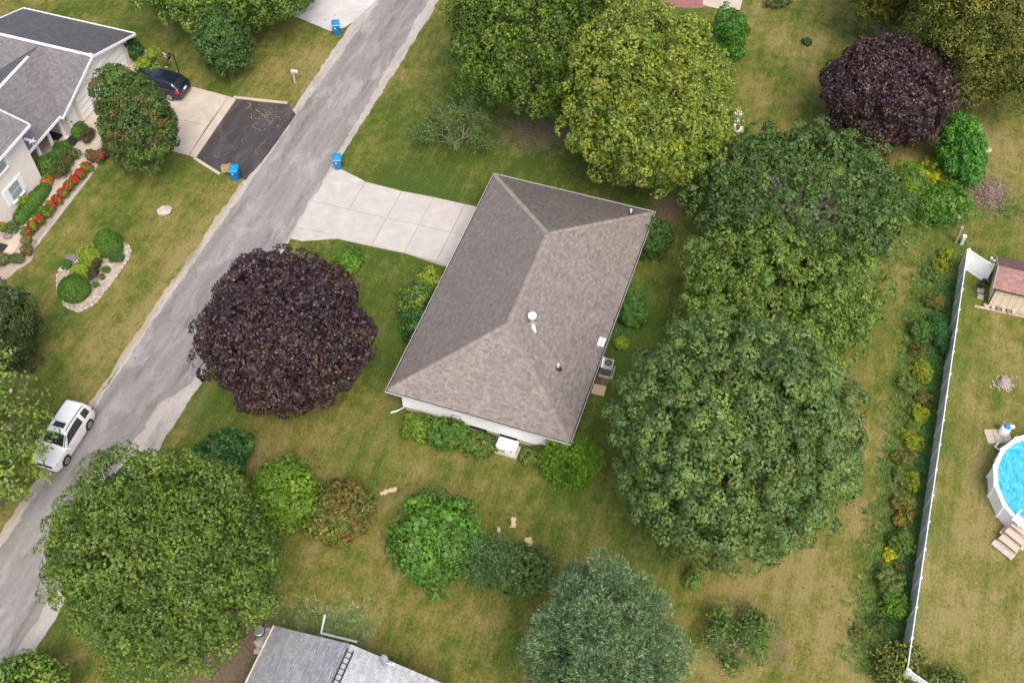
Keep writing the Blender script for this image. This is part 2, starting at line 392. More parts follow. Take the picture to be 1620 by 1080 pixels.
# ------------------------------------------------------------------ main driveway with its slabs
def driveway():
    root = thing('driveway', None, None, (5.6, 12, 0)); root['kind'] = 'structure'; root['label'] = 'pale concrete driveway in front of the brown roofed house'
    cols = [18.3, 15.38, 12.5, 10.08, 7.68, 4.9]
    up = [(9.3, 18.2), (8.52, 15.38), (8.5, 12.5), (8.66, 10.08), (8.72, 7.68), (8.8, 4.9)]
    lo = [(1.75, 18.2), (2.75, 15.0), (2.86, 12.5), (3.02, 10.08), (3.0, 7.68), (2.5, 4.9)]
    mid = [5.5, 5.58, 5.66, 5.75, 5.85, 5.95]
    g = .035
    def slab(poly):
        cx = sum(p[0] for p in poly) / len(poly); cy = sum(p[1] for p in poly) / len(poly)
        q = []
        for x, y in poly:
            d = math.hypot(x - cx, y - cy); q.append((x - (x - cx) / d * g - 5.6, y - (y - cy) / d * g - 12))
        mb = MB(); mb.prism(q, -.08, .035 + R.uniform(-.006, .006)); mb.build('concrete_slab', M['concrete'], root)
    for i in range(5):
        y0, y1 = cols[i], cols[i + 1]
        if i == 0:
            slab([(8.1, 18.25), (9.25, 18.15), (9.2, 17.85), (8.75, 16.1), (8.52, 15.4), (8.05, 15.6)])
            slab([(8.1, 18.25), (8.05, 15.6), (8.5, 15.38), (mid[1], 15.38), (mid[0], 18.3)])
            slab([(mid[0], 18.3), (mid[1], 15.38), (3.1, 15.1), (2.75, 18.2)])
            slab([(2.75, 18.2), (3.1, 15.1), (2.8, 15.0), (2.3, 16.0), (1.75, 17.3), (1.72, 18.15)])
        else:
            slab([up[i], up[i + 1], (mid[i + 1], y1), (mid[i], y0)])
            slab([(mid[i], y0), (mid[i + 1], y1), lo[i + 1], (lo[i][0], y0)])
    MB().add([(x - 5.6, y - 12, .006) for x, y in [(9.25, 18.2), (8.5, 15.38), (8.45, 12.5), (8.7, 7.7), (8.75, 4.9), (2.6, 4.9), (3.0, 10), (2.85, 12.5), (2.75, 15), (1.8, 17.3), (1.8, 18.1)][::-1]], [tuple(range(11))]).build('joint_bed', M['joint'], root)
driveway()

def neighbour_drive():
    root = thing('driveway', None, None, (10, 33, 0)); root['kind'] = 'structure'; root['label'] = 'tan concrete driveway of the cream house'
    def slab(poly, m_='concrete_tan', nm='concrete_slab', z=.03):
        cx = sum(p[0] for p in poly) / len(poly); cy = sum(p[1] for p in poly) / len(poly); q = []
        for x, y in poly:
            d = math.hypot(x - cx, y - cy); q.append((x - (x - cx) / d * .03 - 10, y - (y - cy) / d * .03 - 33))
        MB().prism(q, -.08, z + R.uniform(-.004, .004)).build(nm, M[m_], root)
    slab([(14.3, 38.5), (13.9, 33.6), (10.1, 33.2), (10.1, 38.5)]); slab([(10.1, 38.5), (10.1, 33.2), (6.9, 33.0), (6.4, 38.5)])
    slab([(13.9, 33.6), (13.75, 29.3), (10.2, 29.25), (10.1, 33.2)]); slab([(10.1, 33.2), (10.2, 29.25), (6.85, 29.0), (6.9, 33.0)])
    slab([(13.75, 29.3), (13.62, 28.6), (6.75, 28.4), (6.85, 29.0)])
    sheet('asphalt_apron', [(13.6, 28.6), (13.9, 26.6), (14.4, 24.4), (13.5, 23.4), (8, 23.5), (5.9, 23.75), (5.9, 25.6), (6.75, 28.4)], .02, M['black_asphalt'], 'black sealed asphalt apron between street and tan driveway', .05, .5, 11)
    for k, (a, b) in enumerate((((6.75, 28.5), (5.85, 25.9)), ((13.75, 28.9), (14.45, 24.6)))):
        a, b = np.array(a), np.array(b); c = (a + b) / 2; d = b - a
        o = MB().box((c[0], c[1], .03), (np.linalg.norm(d), .22, .12), math.atan2(d[1], d[0]), .02).build('kerb', M['concrete_tan'])
        o['kind'] = 'structure'
neighbour_drive()

# leaf litter and tar scraps on the apron
def litter():
    V, F, C = [], [], []
    def leafbit(x, y, z, s, c):
        a = R.uniform(0, 6.28); k = len(V); n = 6
        for i in range(n):
            q = a + i * 6.283 / n; r = s * R.uniform(.5, 1.1); V.append((x + r * math.cos(q) * 1.2, y + r * math.sin(q), z + R.uniform(0, .01)))
        F.append(tuple(range(k, k + n))); C.append(c)
    for _ in range(40):
        leafbit(R.uniform(6.8, 13.4), R.uniform(24.2, 28.2), .028, R.uniform(.02, .06), (.20, .165, .11))
    for _ in range(70):
        leafbit(R.normal(12.8, .7), R.normal(25.6, .9), .028, R.uniform(.02, .08), (.27, .21, .12))
    for _ in range(60):
        leafbit(R.uniform(-22, 28), R.choice([19.2, 23.0]) + R.normal(0, .4), .018, R.uniform(.02, .07), (.12, .10, .085))
    mesh_obj('fallen_leaves', V, F, M['chips'], col=np.array(C))['kind'] = 'stuff'
litter()
def lawn_bits():
    rr = np.random.default_rng(31); V, F, C = [], [], []
    def bit(x, y, s, c, n=5):
        a = rr.uniform(0, 6.28); k = len(V)
        for i in range(n): q = a + i * 6.283 / n; r = s * rr.uniform(.5, 1.1); V.append((x + r * math.cos(q), y + r * math.sin(q), .02 + rr.uniform(0, .025)))
        F.append(tuple(range(k, k + n))); C.append(np.array(c) * rr.uniform(.75, 1.25))
    def off_grass(x, y): return 17.6 < y < 24.3 or (abs(x) < 9.8 and abs(y) < 5.9) or (1.5 < x < 9.4 and 4 < y < 18.4) or (y > 24 and 5.6 < x < 14.6) or y > 34.6 or x < -24.4
    for _ in range(5200):
        x, y = rr.uniform(-30, 42), rr.uniform(-38, 34)
        if off_grass(x, y): continue
        u = rr.random()
        if u < .45: bit(x, y, rr.uniform(.03, .09), (.055, .105, .025))
        elif u < .75: bit(x, y, rr.uniform(.025, .07), (.26, .215, .11))
        elif u < .93: bit(x, y, rr.uniform(.02, .05), (.17, .115, .06))
        else: bit(x, y, rr.uniform(.02, .035), (.5, .48, .38))
    for cx, cy, r, c in ((-.5, 12.5, 6.5, (.10, .06, .055)), (-22, 15, 8, (.22, .17, .07)), (2, -13, 9, (.20, .155, .07)), (22, 0, 8, (.27, .23, .07)), (-9.5, 8.5, 3, (.22, .12, .06)), (8.5, 33, 3, (.2, .11, .05))):
        for _ in range(420):
            a, q = rr.uniform(0, 6.28), r * rr.uniform(.55, 1.1); x, y = cx + q * math.cos(a), cy + q * math.sin(a)
            if not off_grass(x, y): bit(x, y, rr.uniform(.025, .06), c)
    o = mesh_obj('lawn_litter', V, F, M['chips'], col=np.array(C)); o['kind'] = 'stuff'; o['label'] = 'small weeds and fallen leaves scattered in the lawns'
lawn_bits()
def cracks():
    b = MB()
    for (x, y, a, n) in ((13.0, 26.6, 3.3, 14), (12.8, 25.4, 3.0, 12), (11.6, 25.6, 1.7, 9), (12.9, 27.4, -1.3, 8), (9.5, 26.0, .3, 10), (7.4, 27.2, -1.4, 7), (12.2, 24.9, 1.2, 8), (10.2, 24.3, 3.1, 12)):
        w_ = .03
        for k in range(n):
            a += R.normal(0, .5); x2, y2 = x + .2 * math.cos(a), y + .2 * math.sin(a)
            if not (6.4 < x2 < 13.6 and 23.9 < y2 < 28.3): break
            w2 = max(.008, w_ * R.uniform(.5, 1.4)); sx, sy = -math.sin(a), math.cos(a)
            b.add([(x + sx * w_, y + sy * w_, .026), (x - sx * w_, y - sy * w_, .026), (x2 - sx * w2, y2 - sy * w2, .026), (x2 + sx * w2, y2 + sy * w2, .026)], [(0, 1, 2, 3)]); x, y, w_ = x2, y2, min(w2, .045)
    o = b.build('crack', plain('crack filling', (.19, .16, .115), .9)); o['kind'] = 'stuff'; o['label'] = 'tan weedy cracks in the black apron'
cracks()
c = P(355, 270)
tag(MB().prism(ragged([(c[0] - .35, c[1] + .1), (c[0] + .5, c[1] + .45), (c[0] + .85, c[1] - .1), (c[0] + .1, c[1] - .35)], .06, .2, 4), .02, .05).build('grass_patch', plain('dead grass', (.33, .24, .09), .9, 0, .1, .3, 9)),
    'tan dead grass patch on the black apron behind the blue bin', 'grass patch')

# ------------------------------------------------------------------ shingle roofs
def shingles(name, poly, parent, palette, mat, expo=.14, seed=0, org=(0, 0, 0), tone=1.0, wid=(.15, .32)):
    """poly: planar convex polygon, its first edge the eave; courses of single tabs laid over it"""
    rr = np.random.default_rng(seed)
    p = np.array(poly, float) - np.array(org); e = p[1] - p[0]; e /= np.linalg.norm(e)
    nrm = np.cross(p[1] - p[0], p[2] - p[0]); nrm /= np.linalg.norm(nrm)
    if nrm[2] < 0: nrm = -nrm
    up = np.cross(nrm, e)
    if up[2] < 0: up = -up
    S = (p - p[0]) @ e; T = (p - p[0]) @ up
    V, F, C = [], [], []
    t = -0.03; tmax = T.max(); pal = np.array(palette)
    n = len(p)
    def span(tt):
        xs = []
        for i in range(n):
            a, b = T[i], T[(i + 1) % n]
            if (a - tt) * (b - tt) <= 0 and abs(a - b) > 1e-9:
                k = (tt - a) / (b - a); xs.append(S[i] + k * (S[(i + 1) % n] - S[i]))
        return (min(xs), max(xs)) if len(xs) > 1 else None
    while t < tmax - .02:
        t1 = min(t + expo, tmax); sp = span(min(max((t + t1) / 2, T.min() + 1e-4), tmax - 1e-4))
        if sp:
            s = sp[0]; s_end = sp[1]
            while s < s_end - .01:
                w_ = rr.uniform(*wid); s2 = min(s + w_, s_end)
                if s_end - s2 < .1: s2 = s_end
                lift = .009 + rr.uniform(0, .006); k = len(V)
                for (ss, tt, h) in ((s + .004, t, lift), (s2 - .004, t, lift), (s2 - .004, t1 + .01, .004), (s + .004, t1 + .01, .004), (s + .004, t, 0), (s2 - .004, t, 0)):
                    V.append(p[0] + e * ss + up * tt + nrm * h)
                F.append((k, k + 1, k + 2, k + 3)); F.append((k + 4, k + 5, k + 1, k))
                cc = pal[rr.integers(len(pal))] * rr.uniform(.90, 1.10) * tone; C += [cc, cc]
                s = s2
        t += expo
    V = np.array(V); F = np.array(F)
    # wind faces outward
    a = V[F[0][1]] - V[F[0][0]]; b = V[F[0][2]] - V[F[0][0]]
    if np.dot(np.cross(a, b), nrm) < 0: F = F[:, ::-1]
    o = mesh_obj(name, V, F, mat, parent, col=np.array(C)); o['kind'] = 'stuff'; return o
def caps(name, a, b, parent, palette, mat, width=.30, seed=0, step=.2, lift=.03):
    rr = np.random.default_rng(seed); a, b = np.array(a, float), np.array(b, float); L = np.linalg.norm(b - a); d = (b - a) / L
    side = np.cross(d, (0, 0, 1)); side /= np.linalg.norm(side); V, F, C = [], [], []
    for i in range(int(L / step)):
        p0 = a + d * i * step; p1 = p0 + d * (step + .02); k = len(V); c = np.array(palette[rr.integers(len(palette))]) * rr.uniform(.9, 1.1)
        drop = np.array((0, 0, width * .5 * .28))
        for q, h in ((p0, lift + .012), (p1, lift)):
            V += [q + side * width / 2 - drop + (0, 0, h), q + (0, 0, h), q - side * width / 2 - drop + (0, 0, h)]
        F += [(k, k + 1, k + 4, k + 3), (k + 1, k + 2, k + 5, k + 4)]; C += [c, c]
    o = mesh_obj(name, V, F, mat, parent, col=np.array(C)); o['kind'] = 'stuff'; return o
TAN = [(.244, .217, .196), (.220, .199, .183), (.272, .238, .218), (.190, .174, .162), (.266, .240, .215), (.236, .198, .181)]
TAN_W = [(.268, .234, .206), (.250, .219, .195), (.284, .248, .216), (.234, .206, .185)]
GREY = [(.196, .191, .193), (.180, .175, .178), (.208, .203, .205), (.205, .194, .197), (.168, .164, .168)]
BLUEGREY = [(.385, .40, .43), (.355, .37, .395), (.43, .445, .475), (.40, .415, .445), (.335, .35, .375)]
REDS = [(.30, .165, .145), (.27, .15, .135), (.34, .19, .165), (.29, .175, .16), (.26, .16, .155)]

def lap_wall(mb, a, b, z0, z1, out, lap=.19):
    """horizontal lap siding from a to b, facing out"""
    a = np.array([*a, 0.]); b = np.array([*b, 0.]); out = np.array([*out, 0.])
    z = z0
    while z < z1 - .01:
        zt = min(z + lap, z1)
        v = [a + out * .022 + (0, 0, z), b + out * .022 + (0, 0, z), b + out * .006 + (0, 0, zt), a + out * .006 + (0, 0, zt), a + (0, 0, z), b + (0, 0, z)]
        mb.add(v, [(0, 1, 2, 3), (4, 5, 1, 0)]); z = zt
    return mb

# ------------------------------------------------------------------ main house
HL, HW, HE, HP = 19.16, 11.38, 2.75, .326
def roof_z(u, v): return HE + HP * min(HW / 2 - abs(v), HL / 2 - abs(u))
def on_roof(px, py):
    z = 3.5
    for _ in range(30):
        p = P(px, py, z); z = .5 * z + .5 * roof_z(p[0], p[1])
    return P(px, py, z)
def main_house():
    h = thing('house', 'single storey white house with a brown hip roof and concrete driveway', 'house', (0, 0, 0))
    X, Y = HL / 2, HW / 2; zr = HE + HP * HW / 2; rx = X - Y; ov = .62
    b = MB(); b.box((0, 0, .2), (2 * (X - ov) - .04, 2 * (Y - ov) - .04, .46)).build('foundation', M['foundation'], h)
    b = MB(); b.box((0, 0, (.43 + HE - .17) / 2), (2 * (X - ov), 2 * (Y - ov), HE - .17 - .43)).build('wall', M['white_paint'], h)
    b = MB(); wx, wy = X - ov, Y - ov
    for a_, b_, o_ in (((-wx, wy), (-wx, -wy), (-1, 0)), ((-wx, -wy), (wx, -wy), (0, -1)), ((wx, -wy), (wx, wy), (1, 0)), ((wx, wy), (-wx, wy), (0, 1))):
        lap_wall(b, a_, b_, .42, HE - .19, o_)
    b.build('siding', M['white_paint'], h)['kind'] = 'stuff'
    # roof deck, soffit
    e = [(-X, -Y, HE), (X, -Y, HE), (X, Y, HE), (-X, Y, HE)]; r0, r1 = (-rx, 0, zr), (rx, 0, zr)
    MB().add(e + [r0, r1], [(0, 1, 5, 4), (1, 2, 5), (2, 3, 4, 5), (3, 0, 4)]).build('roof_deck', M['gutter_dark'], h)
    MB().box((0, 0, HE - .10), (2 * X - .02, 2 * Y - .02, .14)).build('soffit', M['white_paint'], h)
    shingles('shingles', [e[0], e[1], r1, r0], h, TAN, M['shingle'], seed=1)
    shingles('shingles', [e[2], e[3], r0, r1], h, TAN_W, M['shingle_streaked'], seed=2)
    shingles('shingles', [e[3], e[0], r0], h, TAN, M['shingle'], seed=3)
    shingles('shingles', [e[1], e[2], r1], h, TAN_W + TAN, M['shingle_streaked'], seed=4)
    for k, (p, q) in enumerate(((e[0], r0), (e[3], r0), (e[1], r1), (e[2], r1), (r0, r1))):
        caps('ridge_cap', p, q, h, TAN_W, M['shingle'], seed=20 + k)
    # gutters: open troughs with a white lip
    for (a, c, o) in (((-X, -Y), (X, -Y), (0, -1)), ((X, -Y), (X, Y), (1, 0)), ((X, Y), (-X, Y), (0, 1)), ((-X, Y), (-X, -Y), (-1, 0))):
        a = np.array(a); c = np.array(c); o = np.array(o); mid = (a + c) / 2; L = np.linalg.norm(c - a) + .26; rz = math.atan2(c[1] - a[1], c[0] - a[0])
        q = mid + o * .122; MB().box((q[0], q[1], HE - .065), (L, .018, .13), rz).build('gutter', M['gutter_white'], h)
        q = mid + o * .06; MB().box((q[0], q[1], HE - .075), (L - .03, .10, .03), rz).build('gutter_bed', M['gutter_dark'], h)
    # downspout at the near street corner with its kicked-out foot
    MB().tube([(-X + .1, Y + .05, HE - .15), (-wx - .06, wy + .03, HE - .5), (-wx - .06, wy + .03, .35), (-wx - .30, wy + .42, .12), (-wx - .5, wy + .75, .07)], .05, 6).build('downspout', M['white_paint'], h)
    MB().tube([(-X + .1, -Y - .05, HE - .15), (-wx - .06, -wy + .1, HE - .5), (-wx - .06, -wy + .1, .25)], .05, 6).build('downspout', M['white_paint'], h)
    # basement windows and vent in the foundation
    for px, py in ((757, 680), (805, 694)):
        p = PU(px, py, -wx); MB().box((-wx - .02, p[1], .33), (.05, 1.1, .26)).build('basement_window', M['glass'], h)
    # meters on the near gable wall
    p = PU(724, 672, -wx); m_ = MB().box((-wx - .12, p[1], .9), (.22, .45, .6), 0, .03).build('gas_meter', M['steel'], h)
    b = MB(); b.tube([(-wx - .1, p[1] + .3, .1), (-wx - .14, p[1] + .3, 1.2), (-wx - .14, p[1] - .3, 1.2), (-wx - .12, p[1] - .3, .2)], .03, 6).build('meter_pipe', M['steel'], m_)
    p = PU(869, 704, -wx); m_ = MB().box((-wx - .1, p[1], 1.2), (.2, .32, .55), 0, .03).build('electric_meter', M['steel'], h)
    MB().lathe([(.0, .1), (.12, .1), (.12, .2), (.02, .24)], (-wx - .08, p[1], 1.3), 12, 'X').build('meter_dial', M['pane'], m_)
    # street side: garage door, front windows, door (below the eave)
    for y0, y1 in ((3.0, 7.9),):
        d = MB().box(((y0 + y1) / 2, wy + .035, 1.2), (y1 - y0, .05, 2.2)).build('garage_door', M['white_paint'], h)
        for k in range(3): MB().box(((y0 + y1) / 2, wy + .065, .65 + k * .55), (y1 - y0, .012, .03)).build('panel_joint', M['joint'], d)
    for xc in (-2.2, -6.6):
        f = MB().box((xc, wy + .05, 1.55), (2.2, .06, 1.3)).build('window', M['white_paint'], h)
        MB().box((xc - .5, wy + .085, 1.55), (.9, .02, 1.1)).build('pane', M['glass'], f); MB().box((xc + .5, wy + .085, 1.55), (.9, .02, 1.1)).build('pane', M['glass'], f)
    d = MB().box((.7, wy + .04, 1.45), (.95, .05, 2.05)).build('front_door', M['dark_metal'], h); MB().box((.35, wy + .09, 1.4), (.06, .06, .12)).build('handle', M['chrome'], d)
    for xc in (-6.5, -.8, 4.6):
        f = MB().box((xc, -wy - .05, 1.6), (1.7, .06, 1.15)).build('window', M['white_paint'], h); MB().box((xc, -wy - .085, 1.6), (1.45, .02, .95)).build('pane', M['glass'], f)
    # roof penetrations
    p = on_roof(842, 510); v = MB().lathe([(.24, -.12), (.22, .06), (.17, .08), (.16, .62)], p, 14).build('flue_pipe', M['steel'], h, True)
    MB().lathe([(.16, .58), (.27, .60), (.27, .74), (.2, .80), (.02, .82)], p, 14).build('flue_cap', M['white_paint'], v, True)
    q = p + np.array([-.42, -.18, -.08]); MB().box(q, (.5, .34, .04), .5, 0, ('Y', -.2)).box(q + (0, -.02, .06), (.34, .08, .10), .9).build('flue_flashing', M['white_paint'], v)
    for px, py in ((883, 582), (998, 338)):
        p = on_roof(px, py); v = MB().lathe([(.065, -.1), (.065, .42), (.05, .42)], p, 10).build('vent_pipe', M['white_paint'], h, True)
        MB().lathe([(.22, -.06), (.17, .03), (.08, .12), (.07, .12)], p + np.array([-.03, -.04, 0]), 10).build('vent_boot', M['dark'], v, True)
    # small porch rail by the front door
    p0, p1 = P(681, 455, .9), P(667, 482, .9)
    b = MB(); b.tube([(p0[0], 5.75 + .35, .9), (p1[0], 5.75 + .35, .9)], .03, 6)
    b.build('porch_rail', M['black'], h); MB().box(((p0[0] + p1[0]) / 2, 5.6, .06), (3.2, 1.3, .16)).build('porch_slab', M['concrete'], h)
    b = MB()
    for k in range(9): x = p0[0] + (p1[0] - p0[0]) * k / 8; b.tube([(x, 6.1, .1), (x, 6.1, .9)], .016, 5)
    b.build('baluster', M['black'], h)['kind'] = 'stuff'
    return h
main_house()
# flat aerial bolted to the back eave
p = P(953, 541, 3.0); t = thing('aerial', 'white grid aerial on the back gutter of the brown roof', 'antenna', p)
MB().box((0, .05, .0), (.68, .42, .03)).build('panel', M['white_paint'], t)
b = MB()
for k in range(4): b.box((-.26 + k * .17, .05, .025), (.02, .42, .02))
b.box((0, .0, .028), (.66, .025, .02)).build('grid_bar', M['grey_green'], t); MB().tube([(0, -.1, 0), (.0, -.14, -.28)], .03, 6).build('bracket', M['dark_metal'], t)

# ------------------------------------------------------------------ neighbour house (cream, grey roofs)
def neighbour_house():
    h = thing('house', 'cream house with grey gabled roofs, white trim, porch and garage', 'house', (8, 41, 0)); O = np.array([8., 41., 0.])
    L = lambda p: tuple(np.array(p, float) - O)
    def bx(nm, c, d, mt, par=h, rz=0, bev=0): return MB().box(L(c), d, rz, bev).build(nm, M[mt], par)
    z0, zr = 2.58, 4.36; g0, gr, g1 = 5.3, 10.3, 15.5
    # garage walls
    bx('wall', (10.42, 43.2, 1.25), (9.3, 9.2, 2.5), 'cream_brick'); 
    gv = MB(); gv.add([L((5.8, 38.6, 2.5)), L((15.05, 38.6, 2.5)), L((10.42, 38.6, 4.12)), L((5.8, 47.8, 2.5)), L((15.05, 47.8, 2.5)), L((10.42, 47.8, 4.12))], [(0, 1, 2), (5, 4, 3), (0, 2, 5, 3), (2, 1, 4, 5)])
    gv.build('gable', M['white_paint'], h)
    bx('wing_wall', (3.2, 44, 1.25), (5.5, 4.2, 2.5), 'cream')
    for (poly, sd_) in (([(g0, 37.9, z0), (g0, 38.2, z0), (gr, 42.4, zr), (gr, 37.9, zr)], 1), ([(g0, 46.6, z0), (g0, 48.2, z0), (gr, 48.2, zr), (gr, 42.4, zr)], 2),
                        ([(g1, 37.9, z0), (g1, 48.2, z0), (gr, 48.2, zr), (gr, 37.9, zr)], 3),
                        ([(.5, 38.2, z0), (g0, 38.2, z0), (gr, 42.4, zr), (.5, 42.4, zr)], 4), ([(g0, 46.6, z0), (.5, 46.6, z0), (.5, 42.4, zr), (gr, 42.4, zr)], 5)):
        MB().add([L((a, b_, c - .02)) for a, b_, c in poly], [(0, 1, 2, 3)]).build('roof_deck', M['gutter_dark'], h)
        MB().add([L((a, b_, c - .09)) for a, b_, c in poly], [(0, 1, 2, 3)]).build('soffit', M['white_paint'], h)
        q = poly
        if sd_ == 2: q = [(g0, 46.6, z0), (g0, 48.2, z0), (gr, 48.2, zr), (gr, 42.4, zr)]
        shingles('shingles', q, h, GREY, M['shingle'], seed=30 + sd_, org=O, tone=.95)
    MB().tube([L((g0, 38.25, z0 + .02)), L((gr, 42.4, zr + .01))], .04, 5).build('valley', plain('valley metal', (.16, .148, .152), .8), h)
    # white ridge vents
    for a, b_ in (((gr, 37.95, zr + .06), (gr, 48.1, zr + .06)), ((2, 42.4, zr + .06), (8.7, 42.4, zr + .06))):
        a, b_ = np.array(a), np.array(b_); c = (a + b_) / 2; d = b_ - a
        MB().box(L(c), (np.linalg.norm(d), .2, .08), math.atan2(d[1], d[0])).build('ridge_vent', M['white_paint'], h)
    bx('ridge_vent', (gr, 38.02, zr + .08), (.3, .25, .12), 'white_paint')
    # barge boards and fascias
    def board(a, b_, th=.06, hgt=.2, nm='fascia'):
        a, b_ = np.array(a, float), np.array(b_, float); d = b_ - a; n_ = np.cross(d, (0, 0, 1)); n_ = n_ / np.linalg.norm(n_) * th / 2; u_ = np.array((0, 0, hgt / 2))
        V = [L(q + s * n_ + t_ * u_) for q in (a, b_) for s in (-1, 1) for t_ in (-1, 1)]
        MB().add(V, [(0, 1, 3, 2), (6, 7, 5, 4), (0, 2, 6, 4), (5, 7, 3, 1), (2, 3, 7, 6), (4, 5, 1, 0)]).build(nm, M['white_paint'], h)
    board((g0 - .02, 37.86, z0 - .03), (gr, 37.86, zr - .03), nm='barge_board'); board((gr, 37.86, zr - .03), (g1 + .02, 37.86, z0 - .03), nm='barge_board')
    board((gr, 48.24, zr - .03), (g1, 48.24, z0 - .03), nm='barge_board')
    board((g1 + .05, 37.9, z0 - .02), (g1 + .05, 48.2, z0 - .02)); board((g0 - .04, 37.9, z0 - .05), (g0 - .04, 38.2, z0 - .05))
    board((1.2, 38.14, z0 - .03), (g0, 38.14, z0 - .03))
    # garage doors, side door, trims, lanterns, louvre
    for y0, y1 in ((11.2, 14.3), (7.75, 10.6)):
        d = bx('garage_door', ((y0 + y1) / 2, 38.57, 1.1), (y1 - y0, .06, 2.2), 'white_paint')
        for k in range(3): bx('panel_joint', ((y0 + y1) / 2, 38.53, .55 + k * .55), (y1 - y0, .012, .03), 'joint', d)
    d = bx('side_door', (6.75, 38.57, 1.05), (.95, .06, 2.1), 'white_paint'); bx('handle', (6.4, 38.5, 1.05), (.06, .1, .1), 'dark_metal', d)
    bx('belt_board', (10.42, 38.57, 2.45), (9.2, .06, .22), 'cream')
    bx('gable_louvre', (10.1, 38.55, 3.45), (.5, .06, .5), 'dark_metal')
    for x in (5.98, 14.75): bx('wall_lantern', (x, 38.5, 1.9), (.16, .18, .34), 'black', h, 0, .03)
    # porch
    bx('porch_floor', (3.4, 40.3, .06), (4.7, 3.2, .14), 'concrete_tan'); bx('porch_ceiling', (3.2, 40.2, 2.42), (4.6, 3.6, .06), 'white_paint')
    for x in (5.55, 4.1, 2.65):
        c_ = bx('porch_column', (x, 38.75, 1.25), (.2, .2, 2.34), 'white_paint'); bx('column_base', (x, 38.75, .16), (.32, .32, .12), 'white_paint', c_)
    d = bx('front_door', (4.9, 41.87, 1.1), (1.0, .07, 2.05), 'dark_metal'); bx('handle', (4.55, 41.8, 1.1), (.06, .1, .1), 'chrome', d)
    # two storey wing
    zt = 5.15; x0, x1 = -14, 1.14
    bx('tall_wall', ((x0 + x1) / 2, 42, zt / 2 - .06), (x1 - x0, 8.2, zt - .14), 'cream')
    MB().add([L((x1, 37.9, zt - .14)), L((x1, 46.1, zt - .14)), L((x1, 42, zt + 1.2))], [(0, 1, 2)]).build('tall_gable', M['cream'], h)
    s0 = [(x0, 37.3, zt), (1.66, 37.3, zt), (1.66, 42, zt + 1.62), (x0, 42, zt + 1.62)]; s1 = [(1.66, 46.7, zt), (x0, 46.7, zt), (x0, 42, zt + 1.62), (1.66, 42, zt + 1.62)]
    for k, s_ in enumerate((s0, s1)):
        MB().add([L((a, b_, c - .02)) for a, b_, c in s_], [(0, 1, 2, 3)]).build('roof_deck', M['gutter_dark'], h)
        MB().add([L((a, b_, c - .1)) for a, b_, c in s_], [(0, 1, 2, 3)]).build('soffit', M['white_paint'], h)
        shingles('shingles', s_, h, GREY, M['shingle'], seed=50 + k, org=O)
    board((x0, 37.22, zt - .03), (1.7, 37.22, zt - .03), nm='gutter'); board((1.69, 37.25, zt - .02), (1.69, 42, zt + 1.6), nm='barge_board'); board((1.69, 42, zt + 1.6), (1.69, 46.7, zt - .02), nm='barge_board')
    # windows with shutters
    for px, py, wd, hg in ((23.5, 300.5, 1.25, 1.35), (-2, 262, 1.25, 1.2)):
        c_ = PV(px, py, 37.86); f = bx('window', (c_[0], 37.86, c_[2]), (wd, .08, hg), 'white_paint')
        for s in (-1, 1):
            bx('pane', (c_[0], 37.81, c_[2] + s * hg * .23), (wd - .2, .03, hg * .40), 'pane', f)
            bx('shutter', (c_[0] + s * (wd / 2 + .22), 37.86, c_[2]), (.40, .06, hg + .05), 'white_paint')
        bx('sill', (c_[0], 37.8, c_[2] - hg / 2 - .04), (wd + .1, .16, .08), 'white_paint', f)
    return h
neighbour_house()
# white metal bird on the porch roof
p = P(50, 224, 3.05); t = thing('bird_ornament', 'white metal bird ornament above the porch roof', 'ornament', p)
MB().tube([(0, 0, -.55), (0, 0, 0)], .025, 5).build('pole', M['white_paint'], t)
MB().add([(-.35, 0, .03), (0, .12, .0), (.42, .02, .06), (0, -.12, 0), (0, 0, .10)], [(0, 1, 4), (1, 2, 4), (2, 3, 4), (3, 0, 4), (3, 2, 1, 0)]).build('body', M['white_paint'], t)
for s in (-1, 1): MB().add([(-.12, s * .05, .04), (.16, s * .05, .04), (.02, s * .52, .22), (-.18, s * .46, .2), (0, s * .3, .08)], [(0, 1, 2, 3), (0, 3, 4), (1, 4, 2), (0, 4, 1)]).build('wing', M['white_paint'], t)
for c_, lab in (((5.1, 39.6), 'black doormat on the porch floor between white columns'), ((5.75, 38.15), 'black doormat on the walk in front of the porch step')):
    pass
p = P(84, 213, .14); tag(MB().box((p[0], p[1], .145), (1.0, 1.5, .03)).build('doormat', M['rug']), 'black mat on the porch floor between the white columns', 'mat')
p = P(110, 222, .05); tag(MB().box((p[0] + .05, p[1] + .05, .055), (1.0, 1.5, .03)).build('doormat', M['rug']), 'black mat on the walk before the porch step', 'mat')
p = P(3, 390, .05); tag(MB().box((p[0] - .3, p[1] + .35, .055), (1.1, 1.4, .03)).build('doormat', M['rug']), 'black mat at the lower end of the garden walk', 'mat')

